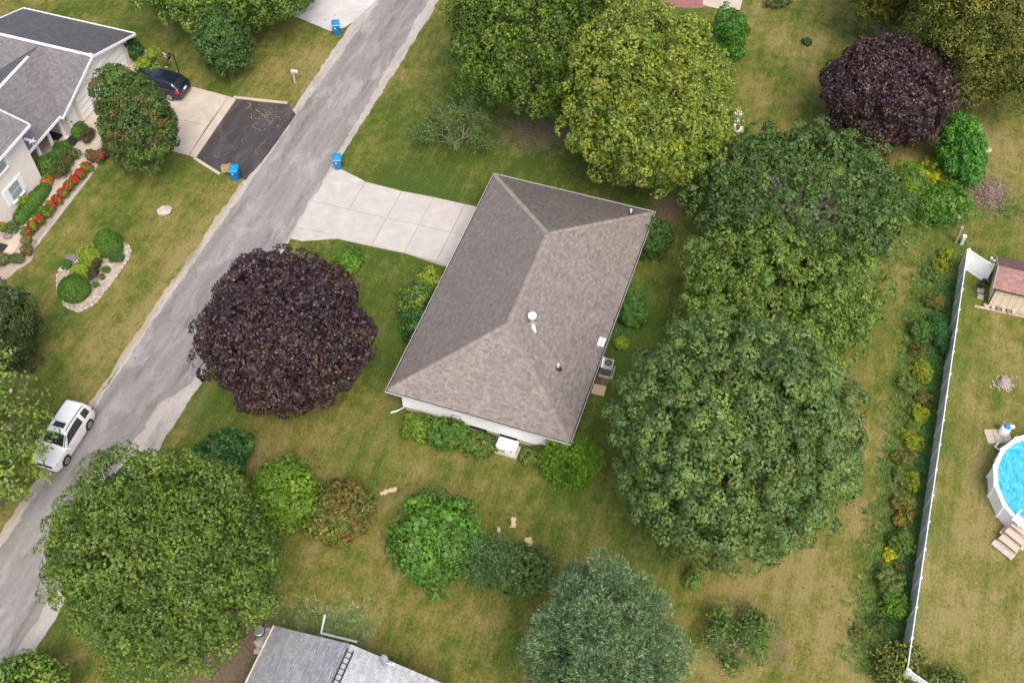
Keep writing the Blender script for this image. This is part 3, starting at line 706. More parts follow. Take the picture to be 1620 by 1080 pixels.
# garden walk, beds
sheet('garden_bed', [(6.6, 38.5), (6.3, 36.0), (3.5, 34.9), (-4.6, 34.7), (-5.9, 34.3), (-9, 35.3), (-9, 37.85), (6, 38.5)], .006, M['mulch'], 'pinkish pebble bed along the cream house', .05, .4, 8)
sheet('garden_walk', [(6.5, 38.5), (8.8, 37.9), (8.8, 36.4), (6.2, 36.0), (5.0, 35.85), (3.4, 35.7), (-4.3, 35.95), (-5.2, 35.9), (-9, 36.0), (-9, 36.9), (-4.2, 36.75), (-3.5, 36.75), (1.5, 36.75), (4.0, 37.2), (5.2, 38.5)], .025, M['concrete_tan'], 'tan concrete garden walk beside the red flowers', thick=.08)
for a, b_ in (((3.4, 34.85), (-4.5, 34.7)),):
    tag(MB().box(((a[0] + b_[0]) / 2, (a[1] + b_[1]) / 2, .04), (a[0] - b_[0], .1, .12), .02).build('bed_edging', M['stone']), 'stone edging strip between lawn and red flower row', 'edging')

def bed_island(pts, name, lab, seed, nst):
    sheet('rock_bed', pts, .010, M['mulch'], lab, .03, .3, seed)
    rr = np.random.default_rng(seed); P2 = np.array([p[:2] for p in pts]); b = MB(); n = len(pts)
    def inside(x, y):
        c = False
        for i in range(n):
            x0, y0 = P2[i]; x1, y1 = P2[(i + 1) % n]
            if (y0 > y) != (y1 > y) and x < (x1 - x0) * (y - y0) / (y1 - y0) + x0: c = not c
        return c
    lo, hi = P2.min(0), P2.max(0); k = 0
    V = []
    while k < nst:
        x, y = rr.uniform(lo, hi)
        if inside(x, y): b.rock((x, y, .03), rr.uniform(.04, .11), int(rr.integers(1e6))); V.append(rr.uniform(.55, 1.3)); k += 1
    cols = np.repeat(np.array([(np.array((.46, .38, .32)) * v + rr.uniform(-.04, .04, 3)).clip(.05, .7) for v in V]), len(b.F) // len(V), 0)
    o = b.build('pebbles', M['chips'], col=cols); o['kind'] = 'stuff'; o['label'] = 'pinkish pebbles of the ' + name
    # edging stones, each its own object under one edging thing
    t = thing('stone_edging', 'row of pale edging stones round the ' + name, 'edging', (*P2.mean(0), 0)); cm = P2.mean(0); per = []
    for i in range(n):
        a, c = P2[i], P2[(i + 1) % n]; L_ = np.linalg.norm(c - a); q = max(1, int(L_ / .36))
        for j in range(q): per.append((a + (c - a) * (j + .5) / q, math.atan2(*(c - a)[::-1])))
    for i, (q, an) in enumerate(per):
        MB().box((q[0] - cm[0], q[1] - cm[1], .05), (.33 * rr.uniform(.8, 1.05), .15 * rr.uniform(.8, 1.2), .14), an + rr.uniform(-.2, .2), .035).build('edging_stone', M['stone' if i % 3 else 'pinkstone'], t)
bed_island([P(*q) for q in ((200, 385), (207, 394), (205, 407), (187, 433), (166, 461), (150, 481), (124, 494), (104, 485), (91, 456), (91, 433), (98, 421), (109, 410), (124, 402), (145, 394))], 'island bed with two clipped cones', 'pebble island bed in the lawn of the cream house', 61, 420)
bed_island([P(*q) for q in ((271, 96), (267, 105), (250, 112), (217, 115), (206, 105), (213, 88), (236, 80), (261, 86))], 'bed by the garage corner', 'pebble bed beside the cream garage corner', 62, 260)
for px, py, s, lab in ((112, 408, .42, 'flat grey stone at the back of the island bed'), (152, 437, .32, 'grey boulder in the middle of the island bed'), (100, 425, .30, 'pale boulder at the left edge of the island bed'), (12, 372, .35, 'dark round boulder beside the garden walk'), (53, 383, .22, 'small grey stone at the lower end of the red flowers'), (260, 333, .55, 'flat pale rock lying in the lawn near the street')):
    p = P(px, py, s * .3); o = MB().rock((p[0], p[1], s * .25), s, int(px * 7 + py), .5).build('rock', M['greystone' if 'dark' in lab or 'grey' in lab else 'stone'], None, True, 40)
    tag(o, lab, 'rock')

# ------------------------------------------------------------------ grey roofed house at the lower edge
def lower_house():
    h = thing('house', 'house with a light grey shingle gable roof at the lower edge', 'house', (-34, 1, 0)); O = np.array((-34., 1., 0.))
    u1 = -25.05; vp = 1.02; zp = 3.65; ve, vw_, ze = 5.55, -4.6, 2.5; ve2, ze2 = -4.6, 2.3
    L = lambda p: tuple(np.array(p, float) - O); x0 = -46
    s0 = [(x0, ve, ze), (u1, ve, ze), (u1, vp, zp), (x0, vp, zp)]; s1 = [(u1, ve2, ze2), (x0, ve2, ze2), (x0, vp, zp), (u1, vp, zp)]
    MB().box(L(((x0 + u1 - .5) / 2, .5, 1.2)), (u1 - x0 - .9, 9.2, 2.3)).build('wall', M['cream'], h)
    MB().add([L((u1 - .5, 5.1, 2.3)), L((u1 - .5, -4.1, 2.2)), L((u1 - .5, vp, 3.45))], [(0, 1, 2)]).build('gable', M['cream'], h)
    for k, s_ in enumerate((s0, s1)):
        MB().add([L((a, b_, c - .02)) for a, b_, c in s_], [(0, 1, 2, 3)]).build('roof_deck', M['gutter_dark'], h)
        MB().add([L((a, b_, c - .1)) for a, b_, c in s_], [(0, 1, 2, 3)]).build('soffit', M['white_paint'], h)
        shingles('shingles', s_, h, BLUEGREY, M['shingle'], seed=70 + k, org=O, wid=(.16, .34))
    caps('ridge_cap', L((x0, vp, zp)), L((u1, vp, zp)), h, BLUEGREY, M['shingle'], seed=77, lift=.02)
    pk = plain('pinkish fascia', (.60, .50, .45), .6)
    MB().box(L(((x0 + u1) / 2, ve + .06, ze - .08)), (u1 - x0, .1, .17)).build('gutter', pk, h)
    return h
lower_house()
def lz(v): return 3.65 - (v - 1.02) * .254 if v > 1.02 else 3.65 - (1.02 - v) * .24
t = thing('ladder', 'black ladder lying on the light grey roof', 'ladder', (0, 0, 0)); rails = []
for q in (((551, 1027), (528, 1084)), ((560, 1031), (538, 1088))):
    a = P(*q[0], 3.55); b_ = P(*q[1], 3.55); a[2] = lz(a[1]) + .08; b_[2] = lz(b_[1]) + .08; b_[1] = a[1]; b_[2] = a[2]; rails.append((a, b_)); MB().box((a + b_) / 2, (np.linalg.norm(b_ - a), .05, .08), math.atan2(b_[1] - a[1], b_[0] - a[0])).build('rail', M['black'], t)
L_ = np.linalg.norm(rails[0][1] - rails[0][0])
for k in range(int(L_ / .3)):
    f = (k + .5) * .3 / L_; MB().tube([rails[0][0] * (1 - f) + rails[0][1] * f, rails[1][0] * (1 - f) + rails[1][1] * f], .02, 5).build('rung', M['black'], t)
p = P(606, 1048, 3.4); p[2] = lz(p[1]); t = thing('satellite_dish', 'grey satellite dish on the edge of the light grey roof', 'satellite dish', p)
MB().tube([(0, 0, -.05), (0, 0, .42)], .03, 6).build('mast', M['steel'], t)
dm = MB().lathe([(.02, 0), (.18, .03), (.34, .10), (.36, .12), (.34, .13), (.18, .06), (.02, .03)], (0, 0, 0), 18)
Rm = Matrix.Rotation(math.radians(60), 3, 'X').to_4x4(); dm.V = [tuple(Rm.to_3x3() @ Vector((v[0] * .8, v[1], v[2])) + Vector((0, .0, .52))) for v in dm.V]
dm.build('reflector', plain('dish grey', (.30, .34, .40), .4, .2), t, True, 60)
MB().tube([(0, .03, .30), (.02, -.55, .38)], .02, 5).build('feed_arm', M['white_paint'], t); MB().box((.02, -.58, .45), (.12, .1, .16), .3, .02).build('receiver', M['white_paint'], t)
a, b_, c_ = P(514, 972, .1), P(508, 1001, .1), P(565, 1015, .1)
tag(MB().tube([a, b_ * .97 + a * .03, b_, b_ * .97 + c_ * .03, c_], .065, 8).build('drain_pipe', M['white_paint']), 'white bent drain pipe on the grass above the grey roof', 'pipe')
# rubble by the corner of that roof: barrel lid, blocks, stones
p = P(410, 998, .5); t = thing('barrel', 'grey rusty barrel among stones at the corner of the grey roof', 'barrel', (p[0], p[1], 0))
MB().lathe([(.26, 0), (.28, .1), (.29, .25), (.28, .5), (.26, .58), (.22, .58), (.2, .52), (.02, .52)], (0, 0, 0), 16).build('body', M['greystone'], t, True); MB().lathe([(.27, .57), (.29, .6), (.26, .62), (.24, .6)], (0, 0, 0), 16).build('rim', M['steel'], t, True)
for px, py, s, lab in ((418, 1000, .19, 'tan stone between the barrel and the grey roof'), (424, 995, .17, 'small tan stone nearest the grey roof corner'), (411, 1016, .30, 'large pale block beside the grey roof gutter'), (419, 1010, .2, 'flat tan stone beside the pale block'), (407, 1028, .18, 'dark stone below the pale block'), (413, 1029, .15, 'small pale stone at the lower end of the rubble')):
    p = P(px, py, .2); tag(MB().rock((p[0], p[1], s * .6), s * 1.15, int(px + py * 3), .7).build('rubble_stone', M['stone'], None, True, 40), lab, 'stone')

# ------------------------------------------------------------------ white vinyl fence
def fence(name, label, a, b_, n, h=1.84, last=True, cat='fence'):
    a, b_ = np.array(a, float), np.array(b_, float); d = (b_ - a) / n; rz = math.atan2(d[1], d[0]); L = np.linalg.norm(d)
    t = thing(name, label, cat, (a[0], a[1], 0), rz)
    pm = MB().box((0, 0, h / 2), (.115, .115, h), 0, .01); cap_ = MB().lathe([(.09, h), (.09, h + .03), (.05, h + .07), (.01, h + .1)], (0, 0, 0), 4)
    p0 = c0 = r0 = s0 = None
    board = MB().box((0, 0, h / 2 - .0), ((L - .13) / 10 - .008, .028, h - .26), 0, .006)
    for i in range(n + (1 if last else 0)):
        if p0 is None: p0 = pm.build('fence_post', M['white_vinyl'], t); c0 = cap_.build('post_cap', M['white_vinyl'], p0)
        else:
            p_ = p0.copy(); COL.objects.link(p_); p_.parent = t; c_ = c0.copy(); COL.objects.link(c_); c_.parent = p_; p_.location = (i * L, 0, 0)
        if i == n: break
        for z in (.10, h - .10):
            if r0 is None: r0 = MB().box((0, 0, 0), (L - .115, .05, .13), 0, .006).build('rail', M['white_vinyl'], t); r_ = r0
            else: r_ = r0.copy(); COL.objects.link(r_); r_.parent = t
            r_.location = (i * L + L / 2, 0, z)
        for k in range(10):
            if s0 is None: s0 = board.build('fence_board', M['white_vinyl'], t); s_ = s0
            else: s_ = s0.copy(); COL.objects.link(s_); s_.parent = t
            s_.location = (i * L + .065 + (L - .13) * (k + .5) / 10, 0, 0)
    return t
fence('vinyl_fence', 'long white vinyl fence dividing the weedy strip from the pool yard', (13.75, -26.25), (-16.45, -26.02), 17)
fence('vinyl_fence', 'short white vinyl fence between the fence corner and the shed', (13.85, -26.36), (12.95, -28.0), 1)
fence('vinyl_fence', 'white vinyl fence running right from the overgrown lower corner', (-16.5, -26.13), (-20.3, -36), 6)
# little gate posts beside the shed
for px, py, lab in ((1568, 410, 'white gate post at the end of the short fence'), (1572, 414, 'white gate post touching the shed wall'), (1564, 426, 'white gate post nearest the black rubbish beside the shed')):
    p = P(px, py, 1.0); o = MB().box((p[0], p[1], .55), (.11, .11, 1.1), .5, .01).box((p[0], p[1], 1.12), (.15, .15, .05), .5).build('gate_post', M['white_vinyl']); tag(o, lab, 'post', 'gate posts by the shed')

# ------------------------------------------------------------------ shed and clutter
def shed():
    t = thing('shed', 'tan garden shed with a red shingle roof at the right edge', 'shed', (12.2, -30.6, 0)); O = np.array((12.2, -30.6, 0.))
    L = lambda p: tuple(np.array(p, float) - O); ux0, ux1, v0, v1, ze, zr = 10.75, 13.65, -28.12, -33.3, 2.0, 2.62; um = 12.2
    cs = plain('shed siding', (.58, .50, .37), .7, 0, .2, .05)
    MB().box(L(((ux0 + ux1) / 2, (v0 + v1) / 2 - .1, .97)), (ux1 - ux0 - .36, abs(v1 - v0) - .26, 1.94)).build('wall', cs, t)
    MB().add([L((ux0 + .18, v0 - .24, 1.9)), L((ux1 - .18, v0 - .24, 1.9)), L((um, v0 - .24, 2.5))], [(0, 1, 2)]).build('gable', cs, t)
    b = MB()
    for k in range(12): b.box(L((ux0 + .168, v0 - .45 - k * .42, .97)), (.02, .03, 1.9))
    b.build('siding_groove', plain('siding groove', (.50, .43, .32), .8), t)['kind'] = 'stuff'
    for k, s_ in enumerate(([(ux0, v1, ze), (ux0, v0, ze), (um, v0, zr), (um, v1, zr)], [(ux1, v0, ze), (ux1, v1, ze), (um, v1, zr), (um, v0, zr)])):
        MB().add([L((a, b_, c - .02)) for a, b_, c in s_], [(0, 1, 2, 3)]).build('roof_deck', M['gutter_dark'], t)
        shingles('shingles', s_, t, REDS, M['shingle'], seed=90 + k, org=O, wid=(.3, .5))
    for a, b_ in (((ux0, v0), (um, v0)), ((um, v0), (ux1, v0))):
        z_a = ze if a[0] != um else zr; z_b = ze if b_[0] != um else zr
        MB().tube([L((a[0], v0 + .02, z_a - .06)), L((b_[0], v0 + .02, z_b - .06))], .05, 4).build('barge_board', cs, t)
    MB().box(L((ux0 - .02, (v0 + v1) / 2, ze - .06)), (.05, abs(v1 - v0), .1)).build('eave_board', M['dark_metal'], t)
    MB().box(L((ux0 + .16, v0 - .18, .95)), (.07, .07, 1.9)).build('corner_trim', M['dark_metal'], t)
shed()
a, b_ = P(1542, 484, .05), P(1640, 505, .05); d = b_ - a
tag(MB().box((a + b_) / 2, (np.linalg.norm(d), .12, .12), math.atan2(d[1], d[0]), .01).build('timber_edging', M['wood']), 'pale timber beam on the grass in front of the shed', 'timber')
for k in range(5):
    p = P(1571 + k * 8.2, 484 + k * 1.9, .25); o = MB().box((p[0], p[1], .13), (.38, .2, .26), .25 + R.uniform(-.2, .2), .02).build('concrete_block', M['greystone' if k % 2 else 'stone'])
    tag(o, ['pale block leftmost in the row before the shed', 'dark block second from left in the row before the shed', 'pale block in the middle of the row before the shed', 'dark block second from right in the row before the shed', 'pale block rightmost in the row before the shed'][k], 'block', 'blocks along the shed wall')
for px, py, lab in ((1551, 460, 'grey paver nearer the black rubbish beside the shed'), (1551, 470, 'grey paver nearer the timber beam beside the shed')):
    p = P(px, py); tag(MB().box((p[0], p[1], .05), (.42, .42, .1), -.1, .01).build('paver', M['stone']), lab, 'paver', 'pavers by the shed')
p = P(1559, 443, .2); b = MB()
for k in range(9): b.rock((p[0] + R.normal(0, .35), p[1] + R.normal(0, .12), .15 + R.uniform(0, .25)), R.uniform(.1, .2), k + 300, .8)
t = thing('rubbish_pile', 'dark rubbish pile against the gable wall of the shed', 'rubbish', (0, 0, 0)); b.build('bags', M['dark_metal'], t, True, 40)
b = MB()
for k in range(4): b.tube([(p[0] + R.normal(0, .3), p[1] + .1, .2), (p[0] + R.normal(0, .4), p[1] - .1, .6)], .03, 5)
b.build('sticks', M['stone'], t)
p = P(1561, 483, .1); tag(MB().rock((p[0], p[1], .1), .2, 4, .6).rock((p[0] + .1, p[1] - .25, .08), .15, 5, .6).build('rubble', M['pinkstone'], None, True, 40), 'orange tan rubble at the corner of the shed', 'rubble')

# ------------------------------------------------------------------ pool
def pool():
    c = (-2.64, -33.15); r = 3.72; t = thing('swimming_pool', 'round above-ground pool with white wall and blue water', 'pool', (*c, 0)); n = 18; h = 1.27
    for k in range(n):
        a0, a1 = (k / n) * 2 * math.pi + .1, ((k + 1) / n) * 2 * math.pi + .1; am = (a0 + a1) / 2; L = 2 * r * math.sin(math.pi / n); rm = r * math.cos(math.pi / n)
        MB().box((rm * math.cos(am), rm * math.sin(am), h / 2), (.05, L - .01, h)).build('wall_panel', M['white_vinyl'], t)
        MB().box((rm * math.cos(am), rm * math.sin(am), h + .045), (.24, L - .02, .05), 0, .012).build('top_rail', M['white_paint'], t)
        o1 = t.children[-1]; o2 = t.children[-2]
        MB().box(((r + .05) * math.cos(a0), (r + .05) * math.sin(a0), h / 2), (.1, .16, h), a0, .02).build('upright', M['white_vinyl'], t)
        MB().box((r * math.cos(a0), r * math.sin(a0), h + .06), (.3, .2, .07), a0, .02).build('rail_joint', M['white_paint'], t)
    # turn panels to face outward
    k = 0
    for ch in t.children:
        if ch.name.split('.')[0] in ('wall_panel', 'top_rail'):
            me = ch.data; co = np.empty(len(me.vertices) * 3, np.float32); me.vertices.foreach_get('co', co); co = co.reshape(-1, 3); cc = co.mean(0); am = math.atan2(cc[1], cc[0])
            q = co - cc; Rz = np.array([[math.cos(am), -math.sin(am), 0], [math.sin(am), math.cos(am), 0], [0, 0, 1]]); me.vertices.foreach_set('co', (q @ Rz.T + cc).astype(np.float32).ravel())
    MB().lathe([(.01, 1.02), (r - .04, 1.02)], (0, 0, 0), 36).F
    b = MB(); b.add([(r * .985 * math.cos(k * 2 * math.pi / n + .1), r * .985 * math.sin(k * 2 * math.pi / n + .1), 1.08) for k in range(n)], [tuple(range(n))]); b.build('water', M['water'], t)
    # skimmer, ladder inside
    a = math.radians(85); p = P(1610, 694, 1.2) - np.array([*c, 0]); MB().box((p[0], p[1], 1.16), (.34, .3, .16), .6, .03).lathe([(.15, 1.22), (.15, 1.27), (.05, 1.29)], (p[0] + .1, p[1] - .35, 0), 12).build('skimmer', M['white_paint'], t)
    return t, np.array([*c, 0.])
pool()
# steps leaning on the pool wall
p = P(1598, 858, 0); ang = math.atan2(-33.15 - p[1], -2.64 - p[0]); t = thing('pool_steps', 'beige resin pool steps against the pool wall', 'steps', (p[0], p[1], 0), ang)
for k in range(4):
    MB().box((-.75 + k * .40, 0, .12 + k * .30), (.42, 1.15 if k else 1.35, .08), 0, .02).build('tread', M['step' if k else 'stone'], t)
    MB().box((-.56 + k * .40, 0, .14 + k * .15), (.04, 1.05, .26 + k * .28), 0).build('riser', M['step'], t)
for s in (-1, 1):
    MB().prism([(-.9, s * .6 - .03), (.75, s * .6 - .03), (.75, s * .6 + .03), (-.9, s * .6 + .03)], 0, .12).box((.2, s * .66, .35), (.7, .22, .06), 0, .02).build('side_rail', M['step'], t)
p = P(1613, 826, 1.4); o_ = thing('pool_ladder', 'white A-frame ladder platform at the pool rim above the steps', 'ladder', p, ang)
MB().box((.1, 0, .0), (.55, .8, .06), 0, .02).build('platform', M['white_paint'], o_)
for s in (-1, 1): MB().tube([(.0, s * .36, -1.25), (.0, s * .36, .45), (.25, s * .36, .62), (.5, s * .36, .4), (.55, s * .36, -.6)], .03, 6).build('handrail', M['white_paint'], o_)
# filter pump on a pad
p = P(1578, 688); t = thing('pool_filter', 'white and blue pool filter pump on a paver pad', 'pool filter', (p[0], p[1], 0), .35)
for i in range(2):
    for j in range(3): MB().box((-.35 + i * .5, -.5 + j * .5, .03), (.48, .48, .08), 0, .01).build('paver', M['concrete_tan'], t)
MB().lathe([(.25, .07), (.30, .12), (.31, .5), (.26, .68), (.14, .74), (.02, .75)], (.1, -.35, 0), 18).build('tank', M['white_paint'], t, True)
MB().lathe([(.16, .72), (.18, .80), (.14, .9), (.02, .92)], (.1, -.35, 0), 14).box((.1, -.35, .84), (.5, .12, .12), .6, .03).box((.1, -.35, .84), (.12, .42, .10), .6, .03).build('valve', plain('filter blue', (.02, .19, .50), .4), t)
MB().lathe([(.12, .12), (.13, .3), (.13, .45), (.02, .5)], (.35, -.75, 0), 12).box((.42, -.9, .2), (.22, .4, .22), .2, .04).build('pump', M['white_paint'], t)
p1, p2, p3, p4 = P(1580, 700, .3), P(1574, 706, .1), P(1580, 711, .3), P(1592, 703, .9)
tag(MB().tube([p1, p2 * .7 + p1 * .3, p2, p2 * .5 + p3 * .5, p3, p4], .045, 8).build('hose', M['white_paint']), 'white filter hose curving to the pool wall', 'hose')
# stump
p = P(1589, 606); t = thing('tree_stump', 'weathered tree stump in the pool yard lawn', 'stump', (p[0], p[1], 0))
MB().lathe([(.42, 0), (.33, .12), (.28, .3), (.26, .32), (.02, .33)], (0, 0, 0), 12).build('trunk', M['grey_bark'], t, True, 40)
b = MB()
for k in range(60): q = R.uniform(0, 6.28); rr_ = abs(R.normal(.45, .25)); b.box((rr_ * math.cos(q), rr_ * math.sin(q), .04), (.16, .06, .03), R.uniform(0, 3))
b.build('chips', M['stone'], t)['kind'] = 'stuff'

# ------------------------------------------------------------------ small things about the main house
p = P(960, 588); t = thing('air_conditioner', 'grey green air conditioner unit behind the brown roofed house', 'air conditioner', (p[0], p[1], 0), .08)
MB().box((0, 0, .05), (1.0, .9, .1), 0, .01).build('pad', M['stone'], t); MB().box((0, 0, .52), (.8, .74, .84), 0, .03).build('cabinet', M['grey_green'], t)
b = MB()
for k in range(9): b.box((0, -.378, .2 + k * .075), (.72, .02, .02)).box((-.408, 0, .2 + k * .075), (.02, .66, .02))
b.build('louvre', M['dark_metal'], t)['kind'] = 'stuff'
MB().lathe([(.30, .945), (.30, .955), (.01, .956)], (0.03, -.05, 0), 20).build('fan_opening', M['dark'], t)
b = MB()
for k in range(4): b.box((.03, -.05, .965), (.64, .025, .015), k * math.pi / 4)
for r_ in (.12, .22, .31): b.lathe([(r_, .957), (r_ + .018, .957), (r_ + .018, .972), (r_, .972)], (.03, -.05, 0), 20)
b.build('fan_guard', M['grey_green'], t); MB().box((0, .31, .95), (.82, .14, .05), 0, .01).build('lid_edge', M['white_paint'], t)
p = P(947, 618); tag(MB().box((p[0], p[1], .09), (.78, .82, .10), .05, .01).box((p[0], p[1], .03), (.7, .74, .06), .05).build('plywood_cover', M['plywood']), 'square plywood cover on the bare soil behind the house', 'cover')
p = P(803, 712); t = thing('generator', 'white standby generator box against the white house wall', 'generator', (p[0], p[1], 0))
MB().box((0, 0, .05), (.9, 1.45, .1), 0, .01).build('pad', M['stone'], t); MB().box((0, 0, .40), (.68, 1.2, .58), 0, .05).build('cabinet', M['white_paint'], t); MB().box((0, 0, .73), (.74, 1.27, .13), 0, .055).build('lid', M['white_paint'], t)
MB().box((-.35, -.35, .55), (.02, .1, .1)).build('badge', M['dark_metal'], t)
b = MB()
for k in range(5): b.box((-.343, .25, .22 + k * .05), (.012, .4, .015))
b.build('vent_slot', M['gutter_dark'], t)['kind'] = 'stuff'
# tree rings and chips of fresh wood on the lawn
for px, py, dx, dy, rz, lab in ((615, 777, .95, .22, -.9, 'long pale strip of bare wood chips beside the orange bush'), (812, 826, .62, .24, .35, 'curved pale wood chip patch left on the back lawn'), (836, 857, .48, .38, .5, 'round pale wood chip patch lowest on the back lawn'), (789, 838, .3, .12, .2, 'tiny pale wood chip patch beside the bright shrub')):
    p = P(px, py); b = MB(); n = int(220 * dx)
    V = 0
    for k in range(n):
        q = np.array([R.uniform(-.5, .5) * dx, R.normal(0, dy * .24)]); b.box((p[0] + q[0] * math.cos(rz) - q[1] * math.sin(rz), p[1] + q[0] * math.sin(rz) + q[1] * math.cos(rz), .025 + R.uniform(0, .02)), (R.uniform(.05, .13), R.uniform(.03, .07), .02), R.uniform(0, 3))
    tag(b.build('wood_chips', plain('fresh chips', (.56, .45, .29), .9, 0, .1, .2, 20)), lab, 'wood chips')
# utility post and pedestal
p = P(1511, 384); t = thing('utility_post', 'short grey wooden post behind the white fence corner', 'post', (p[0], p[1], 0)); MB().box((0, 0, .75), (.16, .16, 1.5), .2, .015).build('post', M['grey_bark'], t); MB().box((0, 0, 1.55), (.2, .2, .1), .2, .01).build('cap', M['grey_bark'], t)
p = P(1515, 383); t = thing('utility_pedestal', 'pale green utility pedestal in front of the grey post', 'utility box', (p[0] - .1, p[1] - .25, 0)); MB().box((0, 0, .4), (.24, .22, .8), 0, .03).build('cabinet', plain('pale enamel', (.60, .66, .60), .5), t); MB().box((0, 0, .82), (.28, .26, .06), 0, .02).build('lid', M['white_paint'], t)
p = P(1513, 352); t = thing('garden_ball', 'white ball lantern on a stake below the goldenrod', 'garden ornament', (p[0], p[1], 0)); MB().tube([(0, 0, 0), (0, 0, .5)], .025, 6).build('stake', M['grey_bark'], t); MB().lathe([(.03, .45), (.14, .52), (.17, .62), (.12, .73), (.02, .77)], (0, 0, 0), 12).build('globe', M['white_paint'], t, True)
# garden ornaments on the back lawn
p = P(1166, 192); t = thing('bird_bath', 'white garden pedestal with bowl beside the yellow green maple', 'bird bath', (p[0], p[1], 0))
MB().lathe([(.2, 0), (.2, .06), (.08, .12), (.07, .6), (.12, .68)], (0, 0, 0), 12).build('pedestal', M['white_paint'], t, True); MB().lathe([(.05, .66), (.25, .72), (.3, .82), (.26, .82), (.2, .76), (.02, .75)], (0, 0, 0), 16).build('bowl', M['white_paint'], t, True)
p = P(1166, 207); t = thing('planter', 'white planter ring with a dark and orange plant beside the maple', 'planter', (p[0], p[1], 0))
MB().lathe([(.3, 0), (.42, .3), (.45, .32), (.38, .33), (.32, .26), (.02, .25)], (0, 0, 0), 16).build('pot', M['white_paint'], t, True); b = MB()
for k in range(10): b.rock((R.normal(0, .12), R.normal(0, .12), .36 + R.uniform(0, .15)), .09, k + 50)
b.build('soil', M['bark'], t); MB().rock((.05, -.05, .55), .1, 3).build('flower', plain('orange bloom', (.6, .2, .03), .6), t)
for px, py, lab in ((1383, 247, 'white jar on the bare soil under the back purple tree'), ):
    p = P(px, py); t = thing('jar', lab, 'jar', (p[0], p[1], 0)); MB().lathe([(.1, 0), (.12, .05), (.12, .3), (.08, .36), (.02, .36)], (0, 0, 0), 10).build('body', M['white_paint'], t, True); MB().lathe([(.09, .36), (.09, .40), (.01, .41)], (0, 0, 0), 10).build('lid', M['stone'], t)
a, b_ = P(1541, 240, .06), P(1544, 221, .06)
tag(MB().tube([a, (a + b_) / 2 + (0, .05, 0), b_], .06, 6).build('white_pipe', M['white_paint']), 'short white pipe lying beside the bright green shrub', 'pipe')
p = P(1563, 237); tag(MB().rock((p[0], p[1], .03), .3, 77, .15).build('flat_stone', M['stone'], None, True, 40), 'flat pale stone in the grass right of the white pipe', 'rock')
# brush pile
def brush_pile():
    p = P(1562, 308); V = []; b = MB(); cols = []
    for k in range(650):
        q = R.normal(0, 1, 2) * (.9, .75); r_ = math.hypot(q[0] / 1.8, q[1] / 1.4); z = max(.02, .45 * (1 - r_ ** 1.3)) * R.uniform(.4, 1)
        an = R.uniform(0, 6.28); ln = R.uniform(.12, .4); f0 = len(b.F)
        b.tube([(p[0] + q[0], p[1] + q[1], z), (p[0] + q[0] + ln * math.cos(an), p[1] + q[1] + ln * math.sin(an), z + R.uniform(-.05, .1))], R.uniform(.012, .03), 4)
        c = np.array(((.24, .185, .15), (.30, .235, .20), (.17, .13, .11))[R.integers(3)]); cols += [c] * (len(b.F) - f0)
    t = thing('brush_pile', 'pile of dead twigs and clippings on the right hand lawn', 'brush pile'); b.build('twigs', M['chips'], t, col=np.array(cols))['kind'] = 'stuff'
brush_pile()

# mailbox, lamp post
p = P(467, 131); t = thing('mailbox', 'weathered grey mailbox on a wooden post beside the street', 'mailbox', (p[0], p[1], 0), .1)
MB().box((0, 0, .55), (.14, .14, 1.1), 0, .01).box((0, -.08, .98), (.1, .5, .1), 0, .01).build('post', plain('weathered post', (.42, .37, .32), .85), t)
mb_ = MB(); n = 8; pr = [(-.12, 0), (.12, 0)] + [(.12 * math.cos(k * math.pi / n), .12 + .12 * math.sin(k * math.pi / n)) for k in range(n + 1)]
mb_.add([(x, y0, 1.06 + z) for y0 in (-.42, .12) for x, z in pr], [tuple(range(len(pr)))[::-1], tuple(range(len(pr), 2 * len(pr)))] + [(i, (i + 1) % len(pr), len(pr) + (i + 1) % len(pr), len(pr) + i) for i in range(len(pr))])
mb_.build('box', plain('mail enamel', (.52, .48, .43), .6), t); MB().box((.13, -.2, 1.22), (.02, .03, .14)).build('flag', plain('flag red', (.35, .03, .02), .5), t)
p = P(287, 127); t = thing('lamp_post', 'black iron lamp post beside the cream house driveway', 'lamp post', (p[0], p[1], 0))
MB().lathe([(.12, 0), (.12, .08), (.06, .15), (.045, .3), (.04, 2.55), (.03, 2.6)], (0, 0, 0), 10).build('post', M['black'], t, True, 40)
MB().tube([(0, 0, 2.5), (0, .2, 2.62), (0, .42, 2.56), (0, .5, 2.4)], .025, 6).tube([(0, 0, 2.2), (0, .3, 2.5)], .018, 5).build('arm', M['black'], t)
ln = MB().lathe([(.10, 1.98), (.14, 2.05), (.17, 2.3), (.2, 2.32), (.06, 2.42), (.02, 2.46)], (0, .5, 0), 6).build('lantern', M['black'], t); MB().lathe([(.125, 2.07), (.15, 2.28), (.02, 2.29)], (0, .5, 0), 6).build('lantern_glass', M['pane'], ln)

